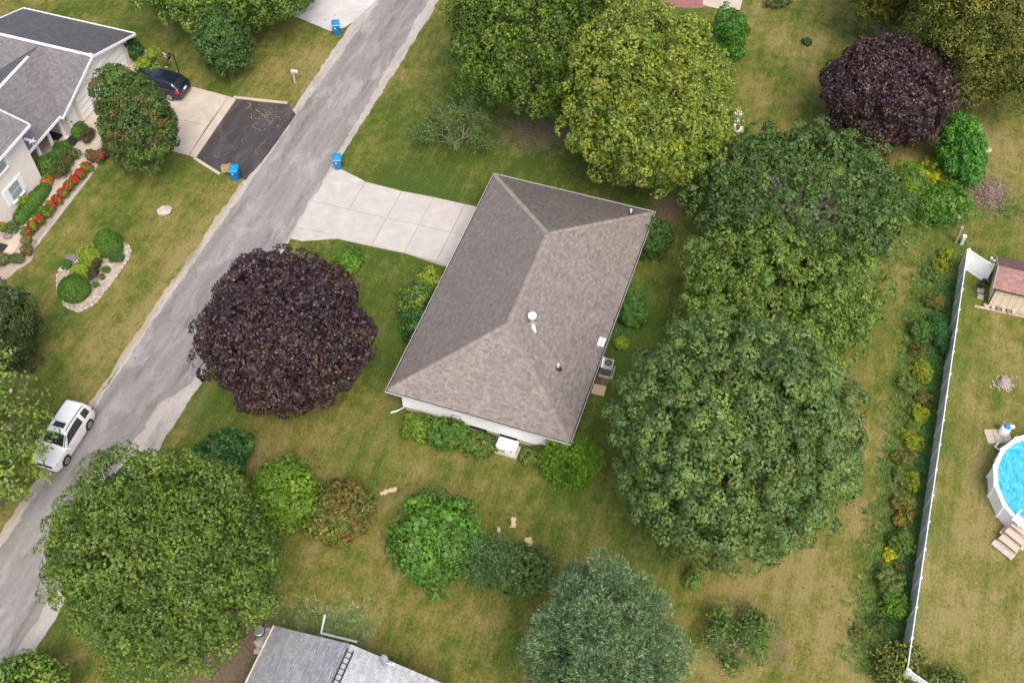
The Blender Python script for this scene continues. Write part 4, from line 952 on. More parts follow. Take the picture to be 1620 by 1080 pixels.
# ------------------------------------------------------------------ blue wheeled bins
def bin_proto():
    t = thing('recycling_bin', 'x', 'bin', (0, 0, 0), 0, 'blue wheeled bins at the kerb')
    n = 4
    def ring(w_, d_, z, yo=0): return [(-w_, -d_ + yo, z), (w_, -d_ + yo, z), (w_, d_ + yo, z), (-w_, d_ + yo, z)]
    b = MB(); rs = [ring(.23, .27, .04), ring(.25, .29, .3), ring(.29, .35, .90), ring(.315, .375, .91), ring(.315, .375, .97)]
    V = sum(rs, []); F = [(3, 2, 1, 0), (16, 17, 18, 19)]
    for i in range(4):
        for k in range(4): j = (k + 1) % 4; F.append((i * 4 + k, i * 4 + j, i * 4 + 4 + j, i * 4 + 4 + k))
    b.add(V, F).build('body', M['bin_blue'], t)
    b = MB(); rs = [ring(.325, .39, .975), ring(.33, .395, 1.01), ring(.27, .32, 1.07), ring(.2, .22, 1.085)]; V = sum(rs, []); F = [(3, 2, 1, 0), (12, 13, 14, 15)]
    for i in range(3):
        for k in range(4): j = (k + 1) % 4; F.append((i * 4 + k, i * 4 + j, i * 4 + 4 + j, i * 4 + 4 + k))
    lid = b.add(V, F).build('lid', plain('blue lid', (.010, .24, .55), .4, 0, .5, .05), t)
    MB().box((0, 0, 1.088), (.16, .16, .012), 0, .004).build('lid_emboss', plain('emboss', (.03, .33, .62), .5), lid)
    MB().tube([(-.26, .40, .96), (-.26, .47, .98), (.26, .47, .98), (.26, .40, .96)], .022, 6).build('handle', M['bin_blue'], t)
    for s in (-1, 1):
        w_ = MB().lathe([(.04, -.04), (.13, -.04), (.14, 0), (.13, .04), (.04, .04)], (s * .26, .31, .14), 14, 'X').build('wheel', M['dark'], t)
    MB().tube([(-.26, .31, .14), (.26, .31, .14)], .02, 6).build('axle', M['dark'], t)
    # small white printed mark on the front
    MB().add([(-.12, -.345, .70), (-.02, -.345, .70), (-.02, -.356, .82), (-.12, -.356, .82)], [(0, 1, 2, 3)]).build('emblem', M['white_paint'], t)
    return t
bp = bin_proto()
for i, (px, py, rz, lab) in enumerate(((371, 287, -1.25, 'blue wheeled bin on the black apron of the cream house'), (533, 270, -1.15, 'blue wheeled bin at the corner of the pale driveway'), (531, 57, -1.1, 'blue wheeled bin beside the side drive at the top'))):
    o = bp if i == 0 else copy_tree(bp); p = P(px, py); o.location = (p[0] + .3, p[1], .03); o.rotation_euler = (0, 0, rz); o['label'] = lab

# ------------------------------------------------------------------ cars
def make_car(label, loc, heading, paint, D):
    t = thing('parked_car', label, 'car', loc, heading)
    xs = np.array([p[0] for p in D['top']]); zs = np.array([p[1] for p in D['top']]); belt = D['belt']; W = D['w']; wr_ = D['wheel_r']; wx = D['wheels']
    xa, xb = xs[0], xs[-1]
    def section(x):
        zt = float(np.interp(x, xs, zs)); e = min(1, (x - xa) / .5, (xb - x) / .7); e = max(0, e)
        w_ = W * (.80 + .20 * math.sqrt(e)) if e < 1 else W
        zlow = .24 + .10 * (1 - e); arch = 0
        for c in wx:
            dx = abs(x - c); Ra = wr_ + .055
            if dx < Ra: arch = max(arch, wr_ + math.sqrt(Ra * Ra - dx * dx))
        zl = max(zlow, arch); zl2 = max(zlow + .1, arch + .01); bl = min(belt, zt - .015); over = max(0, zt - belt)
        wt = w_ * .955 - over * D['tumble']
        ms = max(zl2 + .02, .60); ms2 = max(ms + .02, min(.86, bl - .03))
        r = min(.06, over * .3 + .012)
        return [(0, zlow), (w_ * .70, zlow), (w_ * .985, zl), (w_ * 1.0, zl2), (w_ * 1.005, ms), (w_ * .985, min(ms2, bl - .004)), (w_ * .955, bl), (wt + .01, max(bl + .004, zt - r * 1.4)), (max(.05, wt - .09), zt), (0, zt + .022)]
    def pt(x, s, off=0.0, side=1):
        q = section(x); i = min(int(s), len(q) - 2); f = s - i
        y, z = q[i][0] + f * (q[i + 1][0] - q[i][0]), q[i][1] + f * (q[i + 1][1] - q[i][1])
        return np.array([x, y * side, z])
    st = sorted(set(np.round(np.concatenate([np.linspace(xa, xb, 70), [c + d for c in wx for d in np.linspace(-wr_ - .055, wr_ + .055, 15)], xs]), 3)))
    V, F = [], []; n = 10
    for x in st:
        q = section(x); V += [(x, y, z) for y, z in q] + [(x, -y, z) for y, z in q[1:-1][::-1]]
    m_ = 2 * n - 2
    for i in range(len(st) - 1):
        for k in range(m_): j = (k + 1) % m_; F.append((i * m_ + k, (i + 1) * m_ + k, (i + 1) * m_ + j, i * m_ + j))
    F += [tuple(range(m_)), tuple(range((len(st) - 1) * m_ + m_ - 1, (len(st) - 1) * m_ - 1, -1))]
    body = mesh_obj('body', V, F, paint, t, smooth=True, angle=32)
    def patch(nm, xr0, xr1, s0, s1, mt, sides=(1,), off=.008, nx=8, ns=5, full=False, parent=None):
        for sd_ in sides:
            b = MB(); g = []
            srange = np.linspace(s0, s1, ns) if not full else None
            rows = []
            if full:
                ss = [(q, 1) for q in np.linspace(s0, 9, ns)] + [(q, -1) for q in np.linspace(9, s0, ns)[1:]]
            else: ss = [(q, sd_) for q in srange]
            for q, sgn in ss:
                f = 0 if s1 == s0 else (q - s0) / (s1 - s0)
                if full: f = abs(q - s0) / (9 - s0)
                a_ = xr0[0] + (xr0[1] - xr0[0]) * f; c_ = xr1[0] + (xr1[1] - xr1[0]) * f
                rows.append([pt(a_ + (c_ - a_) * k / (nx - 1), q, 0, sgn) for k in range(nx)])
            G = np.array(rows); du = np.gradient(G, axis=1); dv = np.gradient(G, axis=0); N = np.cross(du, dv); N /= np.linalg.norm(N, axis=2, keepdims=True) + 1e-9
            ctr = np.array([G[..., 0].mean(), 0, .8]); 
            if ((G - ctr) * N).sum() < 0: N = -N
            G = G + N * off; ny_ = len(rows); b.add(G.reshape(-1, 3), [(i * nx + k, i * nx + k + 1, (i + 1) * nx + k + 1, (i + 1) * nx + k) for i in range(ny_ - 1) for k in range(nx - 1)])
            b.build(nm, mt, parent or t, True, 60)
    for args in D['patches']:
        patch(*args[:5], M[args[5]] if isinstance(args[5], str) else args[5], **args[6])
    for c in wx:
        for s in (1, -1):
            w_ = MB().lathe([(wr_ * .62, -.11), (wr_ * .93, -.11), (wr_, -.07), (wr_, .07), (wr_ * .93, .11), (wr_ * .62, .11)], (c, s * (W - .10), wr_), 24, 'Y').build('wheel', M['tyre'], t, True, 40)
            MB().lathe([(.02, s * .05), (wr_ * .62, s * .07), (wr_ * .64, s * .105)], (c, s * (W - .10), wr_), 20, 'Y').build('rim_well', M['dark_metal'], w_)
            b = MB()
            for k in range(6): b.box((0, 0, wr_ * .33), (.055, .03, wr_ * .6)); q = len(b.V); an = k * math.pi / 3; b.V[q - 8:] = [(v[0] * math.cos(an) + v[2] * math.sin(an) + c, v[1] + s * (W - .005), -v[0] * math.sin(an) + v[2] * math.cos(an) + wr_) for v in b.V[q - 8:]]
            b.lathe([(wr_ * .56, -.015), (wr_ * .66, -.015), (wr_ * .66, .02), (wr_ * .56, .02)], (c, s * (W - .005), wr_), 20, 'Y').lathe([(.02, -.02), (.07, -.02), (.06, .02), (.01, .02)], (c, s * (W - .005), wr_), 12, 'Y').build('rim', M['alloy'], w_)
    mx = D['mirror']
    for s in (1, -1): MB().box((mx, s * (W + .10), belt + .02), (.12, .22, .16), s * .2, .04).build('mirror', paint, t, True, 40)
    for s in (1, -1):
        zr_ = float(np.interp(-.6, xs, zs)); a = D['rail']; MB().tube([(a[0], s * .60, float(np.interp(a[0], xs, zs)) + .01)] + [(x, s * .60, float(np.interp(x, xs, zs)) + .06) for x in np.linspace(a[0] + .08, a[1] - .08, 8)] + [(a[1], s * .60, float(np.interp(a[1], xs, zs)) + .01)], .024, 6).build('roof_rail', M['dark_metal'], t)
    MB().box((xb - .04, 0, .68), (.12, 1.05, .20), 0, .03).build('grille', M['dark_metal'], t); MB().box((xb - .02, 0, .68), (.12, .9, .03)).build('grille_bar', M['chrome'], t)
    MB().box((xb - .10, 0, .38), (.22, W * 1.50, .20), 0, .06).build('front_bumper', paint if D['lightbump'] else M['dark_metal'], t, True, 40)
    MB().box((xa + .08, 0, .46), (.22, W * 1.66, .24), 0, .06).build('rear_bumper', paint, t, True, 40)
    MB().box((xa - .0, 0, .82), (.05, .36, .14)).build('number_plate', M['white_paint'], t)
    return t
SUV = dict(w=.90, belt=1.03, tumble=.30, wheel_r=.36, wheels=(1.36, -1.29), mirror=.86, rail=(-1.75, .15), lightbump=True,
    top=[(-2.23, .72), (-2.22, .98), (-2.14, 1.12), (-1.98, 1.55), (-1.85, 1.66), (-1.2, 1.725), (-.4, 1.735), (.15, 1.69), (.34, 1.63), (1.02, 1.16), (1.12, 1.08), (1.7, 1.02), (2.05, .95), (2.17, .84), (2.22, .66), (2.23, .5)],
    patches=[('windshield', (.99, .94), (.40, .36), 7.2, 8.9, 'glass', dict(full=True, ns=7)), ('sunroof', (-.32, -.30), (.05, .05), 8.35, 9, 'glass', dict(full=True, ns=5, off=.012)),
             ('rear_window', (-2.12, -2.12), (-1.96, -1.96), 7.25, 8.9, 'glass', dict(full=True, ns=6)),
             ('side_window', (-1.0, -.95), (.86, .36), 6.1, 6.95, 'glass', dict(sides=(1, -1), off=.012)), ('quarter_window', (-1.80, -1.72), (-1.22, -1.22), 6.1, 6.95, 'glass', dict(sides=(1, -1), off=.012)),
             ('headlight', (1.90, 1.93), (2.19, 2.15), 5.0, 6.6, 'headlamp', dict(sides=(1, -1), off=.01)), ('tail_light', (-2.22, -2.2), (-2.06, -2.03), 4.6, 6.3, 'tail', dict(sides=(1, -1), off=.01)),
             ('door_handle', (-.62, -.62), (-.45, -.45), 5.35, 5.6, 'chrome', dict(sides=(1, -1), off=.02, nx=3, ns=3))])
w0 = P(142.2, 671.4, .36); w1 = P(104.7, 729.7, .36); cx_ = (w0[0] + w1[0]) / 2; cy_ = (w0[1] + w1[1]) / 2
make_car('white sport utility vehicle parked at the left edge of the street', (cx_ + .035, cy_ + .88, .012), math.pi + .03, M['car_white'], SUV)
CUV = dict(SUV); CUV = dict(w=.93, belt=1.02, tumble=.36, wheel_r=.36, wheels=(1.42, -1.40), mirror=.75, rail=(-1.5, .1), lightbump=False,
    top=[(-2.36, .62), (-2.34, .95), (-2.26, 1.06), (-1.86, 1.45), (-1.70, 1.56), (-1.0, 1.65), (-.2, 1.67), (.2, 1.62), (.38, 1.57), (1.12, 1.12), (1.2, 1.07), (1.8, 1.0), (2.15, .92), (2.3, .8), (2.36, .6), (2.37, .5)],
    patches=[('windshield', (1.09, 1.04), (.44, .40), 7.2, 8.9, 'glass', dict(full=True, ns=7)), ('sunroof', (-.6, -.58), (.10, .10), 8.35, 9, 'glass', dict(full=True, ns=5, off=.012)), ('rear_window', (-2.18, -2.18), (-1.84, -1.84), 7.2, 8.9, 'glass', dict(full=True, ns=6)),
             ('side_window', (-1.75, -1.45), (.9, .42), 6.1, 6.95, 'glass', dict(sides=(1, -1), off=.012)), ('window_trim', (-1.82, -1.82), (.9, .9), 5.98, 6.08, 'chrome', dict(sides=(1, -1), off=.016, ns=2, nx=10)),
             ('tail_light', (-2.35, -2.32), (-1.98, -1.98), 4.8, 6.4, 'tail', dict(sides=(1, -1), off=.012)), ('headlight', (1.95, 1.98), (2.32, 2.28), 5.0, 6.6, 'headlamp', dict(sides=(1, -1), off=.01)),
             ('door_handle', (-.62, -.62), (-.45, -.45), 5.35, 5.6, 'chrome', dict(sides=(1, -1), off=.02, nx=3, ns=3))])
make_car('dark blue sport utility vehicle parked on the tan driveway', (12.75, 34.75, .035), math.pi / 2, M['car_blue'], CUV)
# ------------------------------------------------------------------ foliage
LEAFY = np.array([1.45, 1.85, 1.15])     # fresh leaf reflectance of the palettes below
RH = np.array([RGT[0], RGT[1], 0]); RH /= np.linalg.norm(RH); DH = np.array([FWD[0], FWD[1], 0]); DH /= np.linalg.norm(DH)
BASIS = np.stack([RH, DH, np.array([0, 0, 1.])])          # rows: across the view, along the view, up

def spot(bbox, zb, hmin=.5, hmax=1.35):
    x0, y0, x1, y1 = bbox; zc = zb + 3
    for _ in range(12):
        c = P((x0 + x1) / 2, (y0 + y1) / 2, zc); k = scale_at(c); d = c - CAM; d /= np.linalg.norm(d); sp = -d[2]; cp = math.sqrt(1 - sp * sp)
        r = (x1 - x0) / 2 / k; half = (y1 - y0) / 2 / k; h2 = (half ** 2 - (r * sp) ** 2) / cp ** 2
        h = min(max(math.sqrt(max(h2, 0)), hmin * r), hmax * r); rd = math.sqrt(max((half ** 2 - (h * cp) ** 2), (.5 * r * sp) ** 2)) / sp
        zc = zb + h
    return c, r, rd, h
def norm(a): return a / (np.linalg.norm(a, axis=-1, keepdims=True) + 1e-9)

def leaves(rng, pos, nrm, ax, ln, wd, fold=.22, slim=False):
    """one folded four-cornered leaf at each position"""
    b = norm(np.cross(nrm, ax)); a = np.cross(b, nrm); n = len(pos)
    ln = ln * rng.uniform(.7, 1.25, (n, 1)); wd = wd * rng.uniform(.7, 1.25, (n, 1))
    if slim: V = np.stack([pos - a * ln * .5, pos + b * wd * .5 + nrm * wd * fold, pos + a * ln * .5 - nrm * ln * .08, pos - b * wd * .5 + nrm * wd * fold], 1).reshape(-1, 3)
    else: V = np.stack([pos - a * ln * .5 - b * wd * .28, pos - a * ln * .42 + b * wd * .34 + nrm * wd * fold * .6, pos + a * ln * .5 + b * wd * .42 - nrm * ln * .06, pos + a * ln * .40 - b * wd * .5 + nrm * wd * fold], 1).reshape(-1, 3)
    return V
def foliage(rng, rr, rd, rh, rc, leaf, per, pal, cover=1.7, lob=.16, shell=.22, inner=.25, low=-.72, droop=0., stretch=1., flat=.75, jit=.45, up=.35, radial=False,
            nl=9, wts=None, hi=None, taper=0., gap=.0, lv=.13, kap=7, lobe=None, crease=.34, tilt=.55, lf=LEAFY, shape=1, rscale=1.):
    sh = np.random.default_rng(shape); lob = lob * .6
    S = np.array([rr, rd, rh]); A = 4 * math.pi * (((rr * rd) ** 1.6 + (rr * rh) ** 1.6 + (rd * rh) ** 1.6) / 3) ** (1 / 1.6)
    n = max(6, int(cover * A / (math.pi * rc * rc))); i = np.arange(n) + .5; ph = np.arccos(1 - 2 * i / n); th = math.pi * (1 + 5 ** .5) * i
    d = np.stack([np.cos(th) * np.sin(ph), np.sin(th) * np.sin(ph), np.cos(ph)], 1); d = norm(d + rng.normal(0, 1.0 / math.sqrt(n), d.shape))
    m_ = norm(sh.normal(0, 1, (nl * 2, 3))); am = sh.uniform(-lob, lob, nl * 2); f = 1 + (am * np.exp(-kap * (1 - d @ m_.T))).sum(1)
    m2 = norm(sh.normal(0, 1, (40, 3))); a2 = sh.uniform(-1, 1, 40); g2 = (a2 * np.exp(-30 * (1 - d @ m2.T))).sum(1)
    f = f + lob * .4 * g2
    # boughs: the crown is a heap of rounded masses with creases between them
    rm = (rr * rd * rh) ** (1 / 3) * rscale; ls = lobe or max(.9 if rm > 2 else rc * 2.2, min(1.45, rm * .40)); nb = max(9, int(1.25 * 4 * math.pi * rm * rm / (math.pi * ls * ls))); ib = np.arange(nb) + .5
    pb = np.arccos(1 - 2 * ib / nb); tb = math.pi * (1 + 5 ** .5) * ib + sh.uniform(0, 6); B = np.stack([np.cos(tb) * np.sin(pb), np.sin(tb) * np.sin(pb), np.cos(pb)], 1); B = norm(B + sh.normal(0, .5 * ls / rm, B.shape))
    bh = sh.normal(0, .34, nb).clip(-.6, .55) * ls / rm; bt = sh.uniform(.84, 1.16, nb); DT = np.arccos(np.clip(d @ B.T, -1, 1)) * rm / ls - bh[None] * rm / ls * .8; near = DT.argmin(1); dm = np.clip(DT.min(1) + .0, 0, 1.25)
    f = f + bh[near] * .6 - crease * ls / rm * dm ** 2; off = (d - B[near] * (d * B[near]).sum(1, keepdims=True)) * rm / ls
    keep = (d[:, 2] > low + rng.normal(0, .08, n)) & ((g2 > -.9 + gap * 1.0) | (rng.random(n) > gap * 1.4))
    d, f, near, off = d[keep], f[keep], near[keep], off[keep]; n = len(d)
    p = d * S * (f * (1 - shell * rng.random(n) ** 1.6))[:, None]
    if taper: p[:, :2] *= (1 - taper * (p[:, 2:3] / rh * .5 + .5))
    q = rng.random(n) < inner; p = np.concatenate([p, p[q] * rng.uniform(.5, .85, (q.sum(), 1))]); d = np.concatenate([d, d[q]]); near = np.concatenate([near, near[q]]); off = np.concatenate([off, off[q]]); n = len(p)
    nr = norm(norm(d / S) * (1 - up) + np.array([0, 0, up]) + off * tilt)
    t = d.copy(); t[:, 2] = 0; t = norm(t + rng.normal(0, .25, t.shape) * [1, 1, 0]); t = norm(t - (t * nr).sum(1, keepdims=True) * nr); b = np.cross(nr, t)
    s = rc * rng.uniform(.75, 1.22, (n, 1))
    ph = rng.uniform(0, 2 * math.pi, (n, per)); z = rng.random((n, per)) ** .75; rr_ = np.sqrt(1 - z * z); k = rng.uniform(.80, 1.08, (n, per))
    lx, ly, lz = rr_ * np.cos(ph) * k, rr_ * np.sin(ph) * k, z * flat * k
    if stretch != 1: lx = lx * stretch; ly = ly * (1 - .35 * np.clip(lx / stretch, 0, 1))
    lz2 = lz - droop * np.clip(lx, 0, None) ** 2 / max(stretch, 1)
    X = p[:, None] + (t[:, None] * lx[..., None] + b[:, None] * ly[..., None] + nr[:, None] * lz2[..., None]) * s[:, None]
    ld = norm(t[:, None] * lx[..., None] / stretch ** 2 + b[:, None] * ly[..., None] + nr[:, None] * (lz / flat + .05)[..., None])
    X = X.reshape(-1, 3); ld = ld.reshape(-1, 3); N = len(X)
    if radial: ax = norm(ld + rng.normal(0, .3, ld.shape)); nn = norm(np.cross(ax, rng.normal(0, 1, ax.shape)))
    else:
        nn = norm(ld + rng.normal(0, jit, ld.shape) + np.array([0, 0, .15])); ax = norm(np.cross(nn, rng.normal(0, 1, nn.shape)))
    V = leaves(rng, X, nn, ax, leaf[0], leaf[1], slim=radial or leaf[1] < leaf[0] * .6)
    pal = np.array(pal); ci = rng.choice(len(pal), n, p=wts); c = pal[ci] * rng.uniform(1 - lv, 1 + lv, (n, 1)) * bt[near][:, None]
    C = lf * np.repeat(c, per, 0) * rng.uniform(.78, 1.22, (N, 1)) * (1 + rng.normal(0, .04, (N, 3)))
    if hi is not None:
        q = rng.random(N) < hi[1]; C[q] = np.array(hi[0]) * rng.uniform(.7, 1.2, (q.sum(), 1))
    return V, np.clip(C, .004, .8), p

def limbs(rng, mb, top, tips, r0, base=(0, 0, 0), split=.45):
    base = np.array(base, float); top = np.array(top, float); j = base + (top - base) * split
    k = [base, base + (j - base) * .5 + rng.normal(0, r0 * .4, 3) * [1, 1, 0], j, j + (top - j) * .6 + rng.normal(0, r0, 3), top]
    mb.tube([base - [0, 0, .1]] + k[1:], [r0 * 1.5, r0, r0 * .85, r0 * .5, r0 * .12], 8)
    for tp in tips:
        s = rng.uniform(split * .6, 1.2 * split); o = base + (top - base) * min(s, .9); mid = (o + tp) / 2 + np.array([0, 0, .12 * np.linalg.norm(tp - o)]) + rng.normal(0, .2, 3) * r0 * 2
        mb.tube([o, mid, tp], [r0 * .5, r0 * .3, r0 * .07], 6)
Q4 = lambda n: np.arange(4 * n, dtype=np.int32).reshape(-1, 4)
SEED = [100]
def plant(name, label, cat, bbox, zb, pal, rc, leaf, per, mat='leaf', trunk=.25, nl_tips=10, group=None, crown='crown', stem='trunk', hmin=.5, hmax=1.35, bark='bark', core=True, **kw):
    SEED[0] += 1; rng = np.random.default_rng(SEED[0])
    c, r, rd, h = spot(bbox, zb, hmin, hmax)
    V, C, p = foliage(rng, r * .97, rd * .97, h * .97, rc, leaf, per, pal, shape=SEED[0] + 700, **kw)
    if r > 1.6 and core:                      # older, larger leaves deeper inside the crown
        kw2 = {k_: v_ for k_, v_ in kw.items() if k_ in ('lob', 'wts', 'low', 'taper', 'lf', 'crease', 'lobe')}
        V2, C2, _ = foliage(np.random.default_rng(SEED[0] + 900), r * .80, rd * .80, h * .80, .6, (leaf[0] * 1.45, leaf[0] * 1.4), 44, pal, cover=1.35, inner=0, up=.3, jit=.6, shell=.12, shape=SEED[0] + 700, rscale=1 / .80, **kw2); V = np.concatenate([V, V2]); C = np.concatenate([C, C2])
    V = V @ BASIS; p = p @ BASIS; base = np.array([c[0], c[1], 0.]); V = V + (c - base)
    t = thing(name, label, cat, base, 0, group)
    mb = MB(); sel = p[rng.choice(len(p), min(nl_tips, len(p)), replace=False)] * .88 + (c - base)
    sel = sel[sel[:, 2] > .1]
    if trunk: limbs(rng, mb, (rng.normal(0, .03) * r, rng.normal(0, .03) * r, c[2] + h * .5), sel, trunk, split=.4)
    else:
        for q in sel: mb.tube([(q[0] * .1, q[1] * .1, -.03), q * .5 + np.array([0, 0, .08]), q], [.035, .025, .012], 5)
    mb.build(stem, M[bark], t, True, 60)
    # foliage is kept as loose leaves in one crown part
    o = mesh_obj(crown, V, Q4(len(C)), M[mat], t, col=C); return t, c, r, rd, h

G_MAPLE = [(.072, .108, .032), (.060, .095, .030), (.088, .122, .038), (.066, .100, .040)]
G_LIGHT = [(.095, .130, .030), (.115, .145, .034), (.080, .115, .030)]
G_YEL = [(.150, .155, .026), (.175, .165, .028), (.120, .138, .026), (.190, .175, .040), (.095, .120, .026)]
G_OLIVE = [(.090, .120, .020), (.072, .105, .020), (.115, .135, .024), (.055, .088, .020)]
G_DARK = [(.038, .062, .024), (.048, .075, .026), (.030, .052, .022)]
G_BRIGHT = [(.085, .150, .020), (.11, .175, .026), (.065, .12, .02)]
G_YG = [(.165, .19, .022), (.13, .165, .02), (.20, .205, .03)]
PURPLE = [(.032, .021, .025), (.038, .025, .027), (.028, .020, .024), (.046, .028, .024), (.056, .036, .024)]
BLUEG = [(.088, .145, .070), (.105, .168, .080), (.072, .125, .066), (.120, .172, .070)]
BROWNG = [(.095, .088, .022), (.118, .104, .026), (.075, .075, .022), (.14, .115, .03), (.060, .066, .022)]

# --- big trees
plant('maple_tree', 'large dark purple maple between the street and the brown roofed house', 'tree', (312, 392, 598, 652), 1.0, PURPLE, .52, (0.144, 0.132), 62, 'purple_leaf', .3, cover=1.9, lob=.08, crease=.25, lf=np.array([1.30, 1.12, 1.12]), hi=((.12, .085, .085), .07), wts=(.3, .25, .2, .15, .1), jit=.55)
plant('linden_tree', 'big green tree beside the street in the lower left', 'tree', (62, 702, 436, 1072), 1.2, [(.085, .112, .022), (.070, .098, .020), (.105, .128, .026), (.060, .085, .020)], .50, (.128, .115), 72, 'leaf', .32, cover=1.4, inner=.2, lob=.20, shell=.30, jit=.5, stretch=1.5, hi=((.20, .23, .07), .07), gap=.1, up=.4, droop=.1)
plant('honey_locust', 'feathery light green tree overhanging the white vehicle', 'tree', (-194, 538, 46, 840), 1.5, [(.14, .155, .035), (.12, .145, .032), (.165, .17, .045), (.10, .125, .03)], .55, (.20, .125), 74, 'leaf', .25, core=False, cover=.9, inner=.35, lob=.3, stretch=3.2, shell=.35, flat=.22, droop=.06, up=.6, hi=((.36, .40, .26), .10), gap=.25, jit=.5)
plant('juniper_tree', 'dark bushy tree at the left edge above the feathery tree', 'tree', (-70, 444, 62, 590), .3, [(.042, .056, .022), (.055, .062, .026), (.034, .048, .02)], .38, (0.101, 0.093), 54, 'leaf', .18, cover=2, lob=.15, hi=((.10, .08, .05), .05))
plant('pear_tree', 'round green tree with reddish tips in front of the cream garage', 'tree', (138, 97, 291, 277), .4, [(.055, .082, .024), (.066, .094, .026), (.048, .072, .024), (.12, .075, .028)], .42, (0.130, 0.120), 54, 'leaf', .2, cover=1.5, taper=.38, lob=.25, wts=(.36, .30, .24, .10), hi=((.19, .085, .035), .05), hmax=1.5)
plant('maple_tree', 'pale yellow green tree rising behind the dark round tree at the top left', 'tree', (205, -190, 485, 62), .6, G_LIGHT, .55, (0.158, 0.145), 54, 'leaf', .28, cover=1.6, lob=.2, stretch=1.4, gap=.15, hi=((.24, .25, .06), .04))
plant('pear_tree', 'round dark green tree between the lamp post and the street', 'tree', (300, 8, 406, 127), .3, [(.046, .082, .024), (.056, .092, .026), (.042, .070, .024)], .40, (0.130, 0.120), 57, 'leaf', .2, cover=1.5, taper=.4, lob=.1, hi=((.16, .09, .03), .012), hmax=1.4)
plant('maple_tree', 'small bright green tree tip at the top beside the side drive', 'tree', (385, -120, 500, 12), .5, G_LIGHT, .5, (0.158, 0.145), 48, 'leaf', .2, cover=1.6, lob=.2, gap=.15)
plant('linden_tree', 'big olive green tree at the top left of the yellow maple', 'tree', (696, -120, 985, 186), 1.0, [(.072, .100, .014), (.058, .085, .014), (.092, .112, .017), (.045, .072, .015)], .55, (0.151, 0.139), 59, 'leaf', .34, cover=1.35, inner=.15, lob=.2, stretch=1.7, shell=.32, flat=.5, droop=.25, up=.5, hi=((.19, .18, .035), .06), gap=.12)
plant('maple_tree', 'tall yellow green maple behind the brown roof', 'tree', (884, 6, 1176, 314), 1.2, G_YEL, .50, (0.158, 0.145), 57, 'leaf', .34, cover=1.4, inner=.15, lob=.2, stretch=1.4, shell=.32, flat=.7, hi=((.34, .34, .16), .06), gap=.12, droop=.1, jit=.6, wts=(.26, .22, .22, .12, .18))
plant('maple_tree', 'spreading dark green maple with pale limbs showing, behind the row of three', 'tree', (1092, 192, 1446, 436), 1.2, [(.052, .080, .026), (.060, .088, .026), (.070, .096, .030), (.045, .068, .026)], .55, (0.144, 0.132), 59, 'leaf', .36, cover=1.35, inner=.1, jit=.3, lob=.2, gap=.2, bark='grey_bark', nl_tips=26, hi=((.15, .17, .07), .05), shell=.3)
plant('maple_tree', 'medium green maple in the middle of the row of three', 'tree', (1066, 340, 1392, 598), .9, [(.098, .128, .026), (.084, .116, .026), (.114, .14, .030), (.072, .102, .026)], .50, (0.144, 0.132), 62, 'leaf', .34, cover=1.4, inner=.1, lob=.13, jit=.25, flat=.95, hi=((.19, .21, .08), .05), shell=.25)
plant('maple_tree', 'largest rounded green maple at the front of the row of three', 'tree', (964, 490, 1372, 908), 1.0, [(.078, .106, .036), (.068, .096, .036), (.094, .120, .040), (.062, .090, .038), (.105, .122, .038)], .50, (0.144, 0.132), 65, 'leaf', .4, cover=1.35, inner=.1, lob=.12, jit=.22, crease=.3, flat=1.0, hi=((.18, .20, .10), .07), shell=.24, gap=.06)
plant('maple_tree', 'dark purple maple at the back lawn in the upper right', 'tree', (1304, 52, 1514, 236), .8, PURPLE, .50, (0.144, 0.132), 59, 'purple_leaf', .28, cover=1.9, lob=.08, crease=.25, lf=np.array([1.30, 1.12, 1.12]), hi=((.14, .095, .085), .07), jit=.55)
plant('cypress_tree', 'olive brown conifer half hidden behind the back purple maple', 'tree', (1352, -150, 1490, 70), .6, BROWNG, .55, (.20, .09), 50, 'needle', .3, cover=1.9, lob=.2, stretch=1.6, flat=.5, droop=.25, gap=.1, bark='grey_bark', hmax=1.8)
plant('cypress_tree', 'huge olive brown conifer filling the upper right corner', 'tree', (1450, -170, 1740, 192), .1, BROWNG, .58, (.20, .09), 52, 'needle', .4, cover=2.0, lob=.2, stretch=1.6, flat=.5, droop=.3, hmax=1.8, hi=((.20, .155, .04), .06))
plant('pine_tree', 'blue green pine at the lower edge beside the light grey roof', 'tree', (800, 872, 1098, 1215), .6, BLUEG, .42, (.21, .055), 66, 'needle', .26, core=False, lf=np.array([1.42, 1.5, 1.25]), cover=2.1, lob=.55, radial=True, stretch=1.5, shell=.42, up=.62, taper=.2, flat=1.25, gap=.35, hi=((.24, .32, .20), .12), kap=22, nl=24, hmax=1.6, crease=1.0, lobe=1.0, tilt=.9, inner=.5)
plant('linden_tree', 'green tree top showing at the lower left corner', 'tree', (-40, 1046, 112, 1180), 1.0, G_LIGHT, .5, (0.151, 0.139), 51, 'leaf', .2, cover=1.8, lob=.2, stretch=1.4)

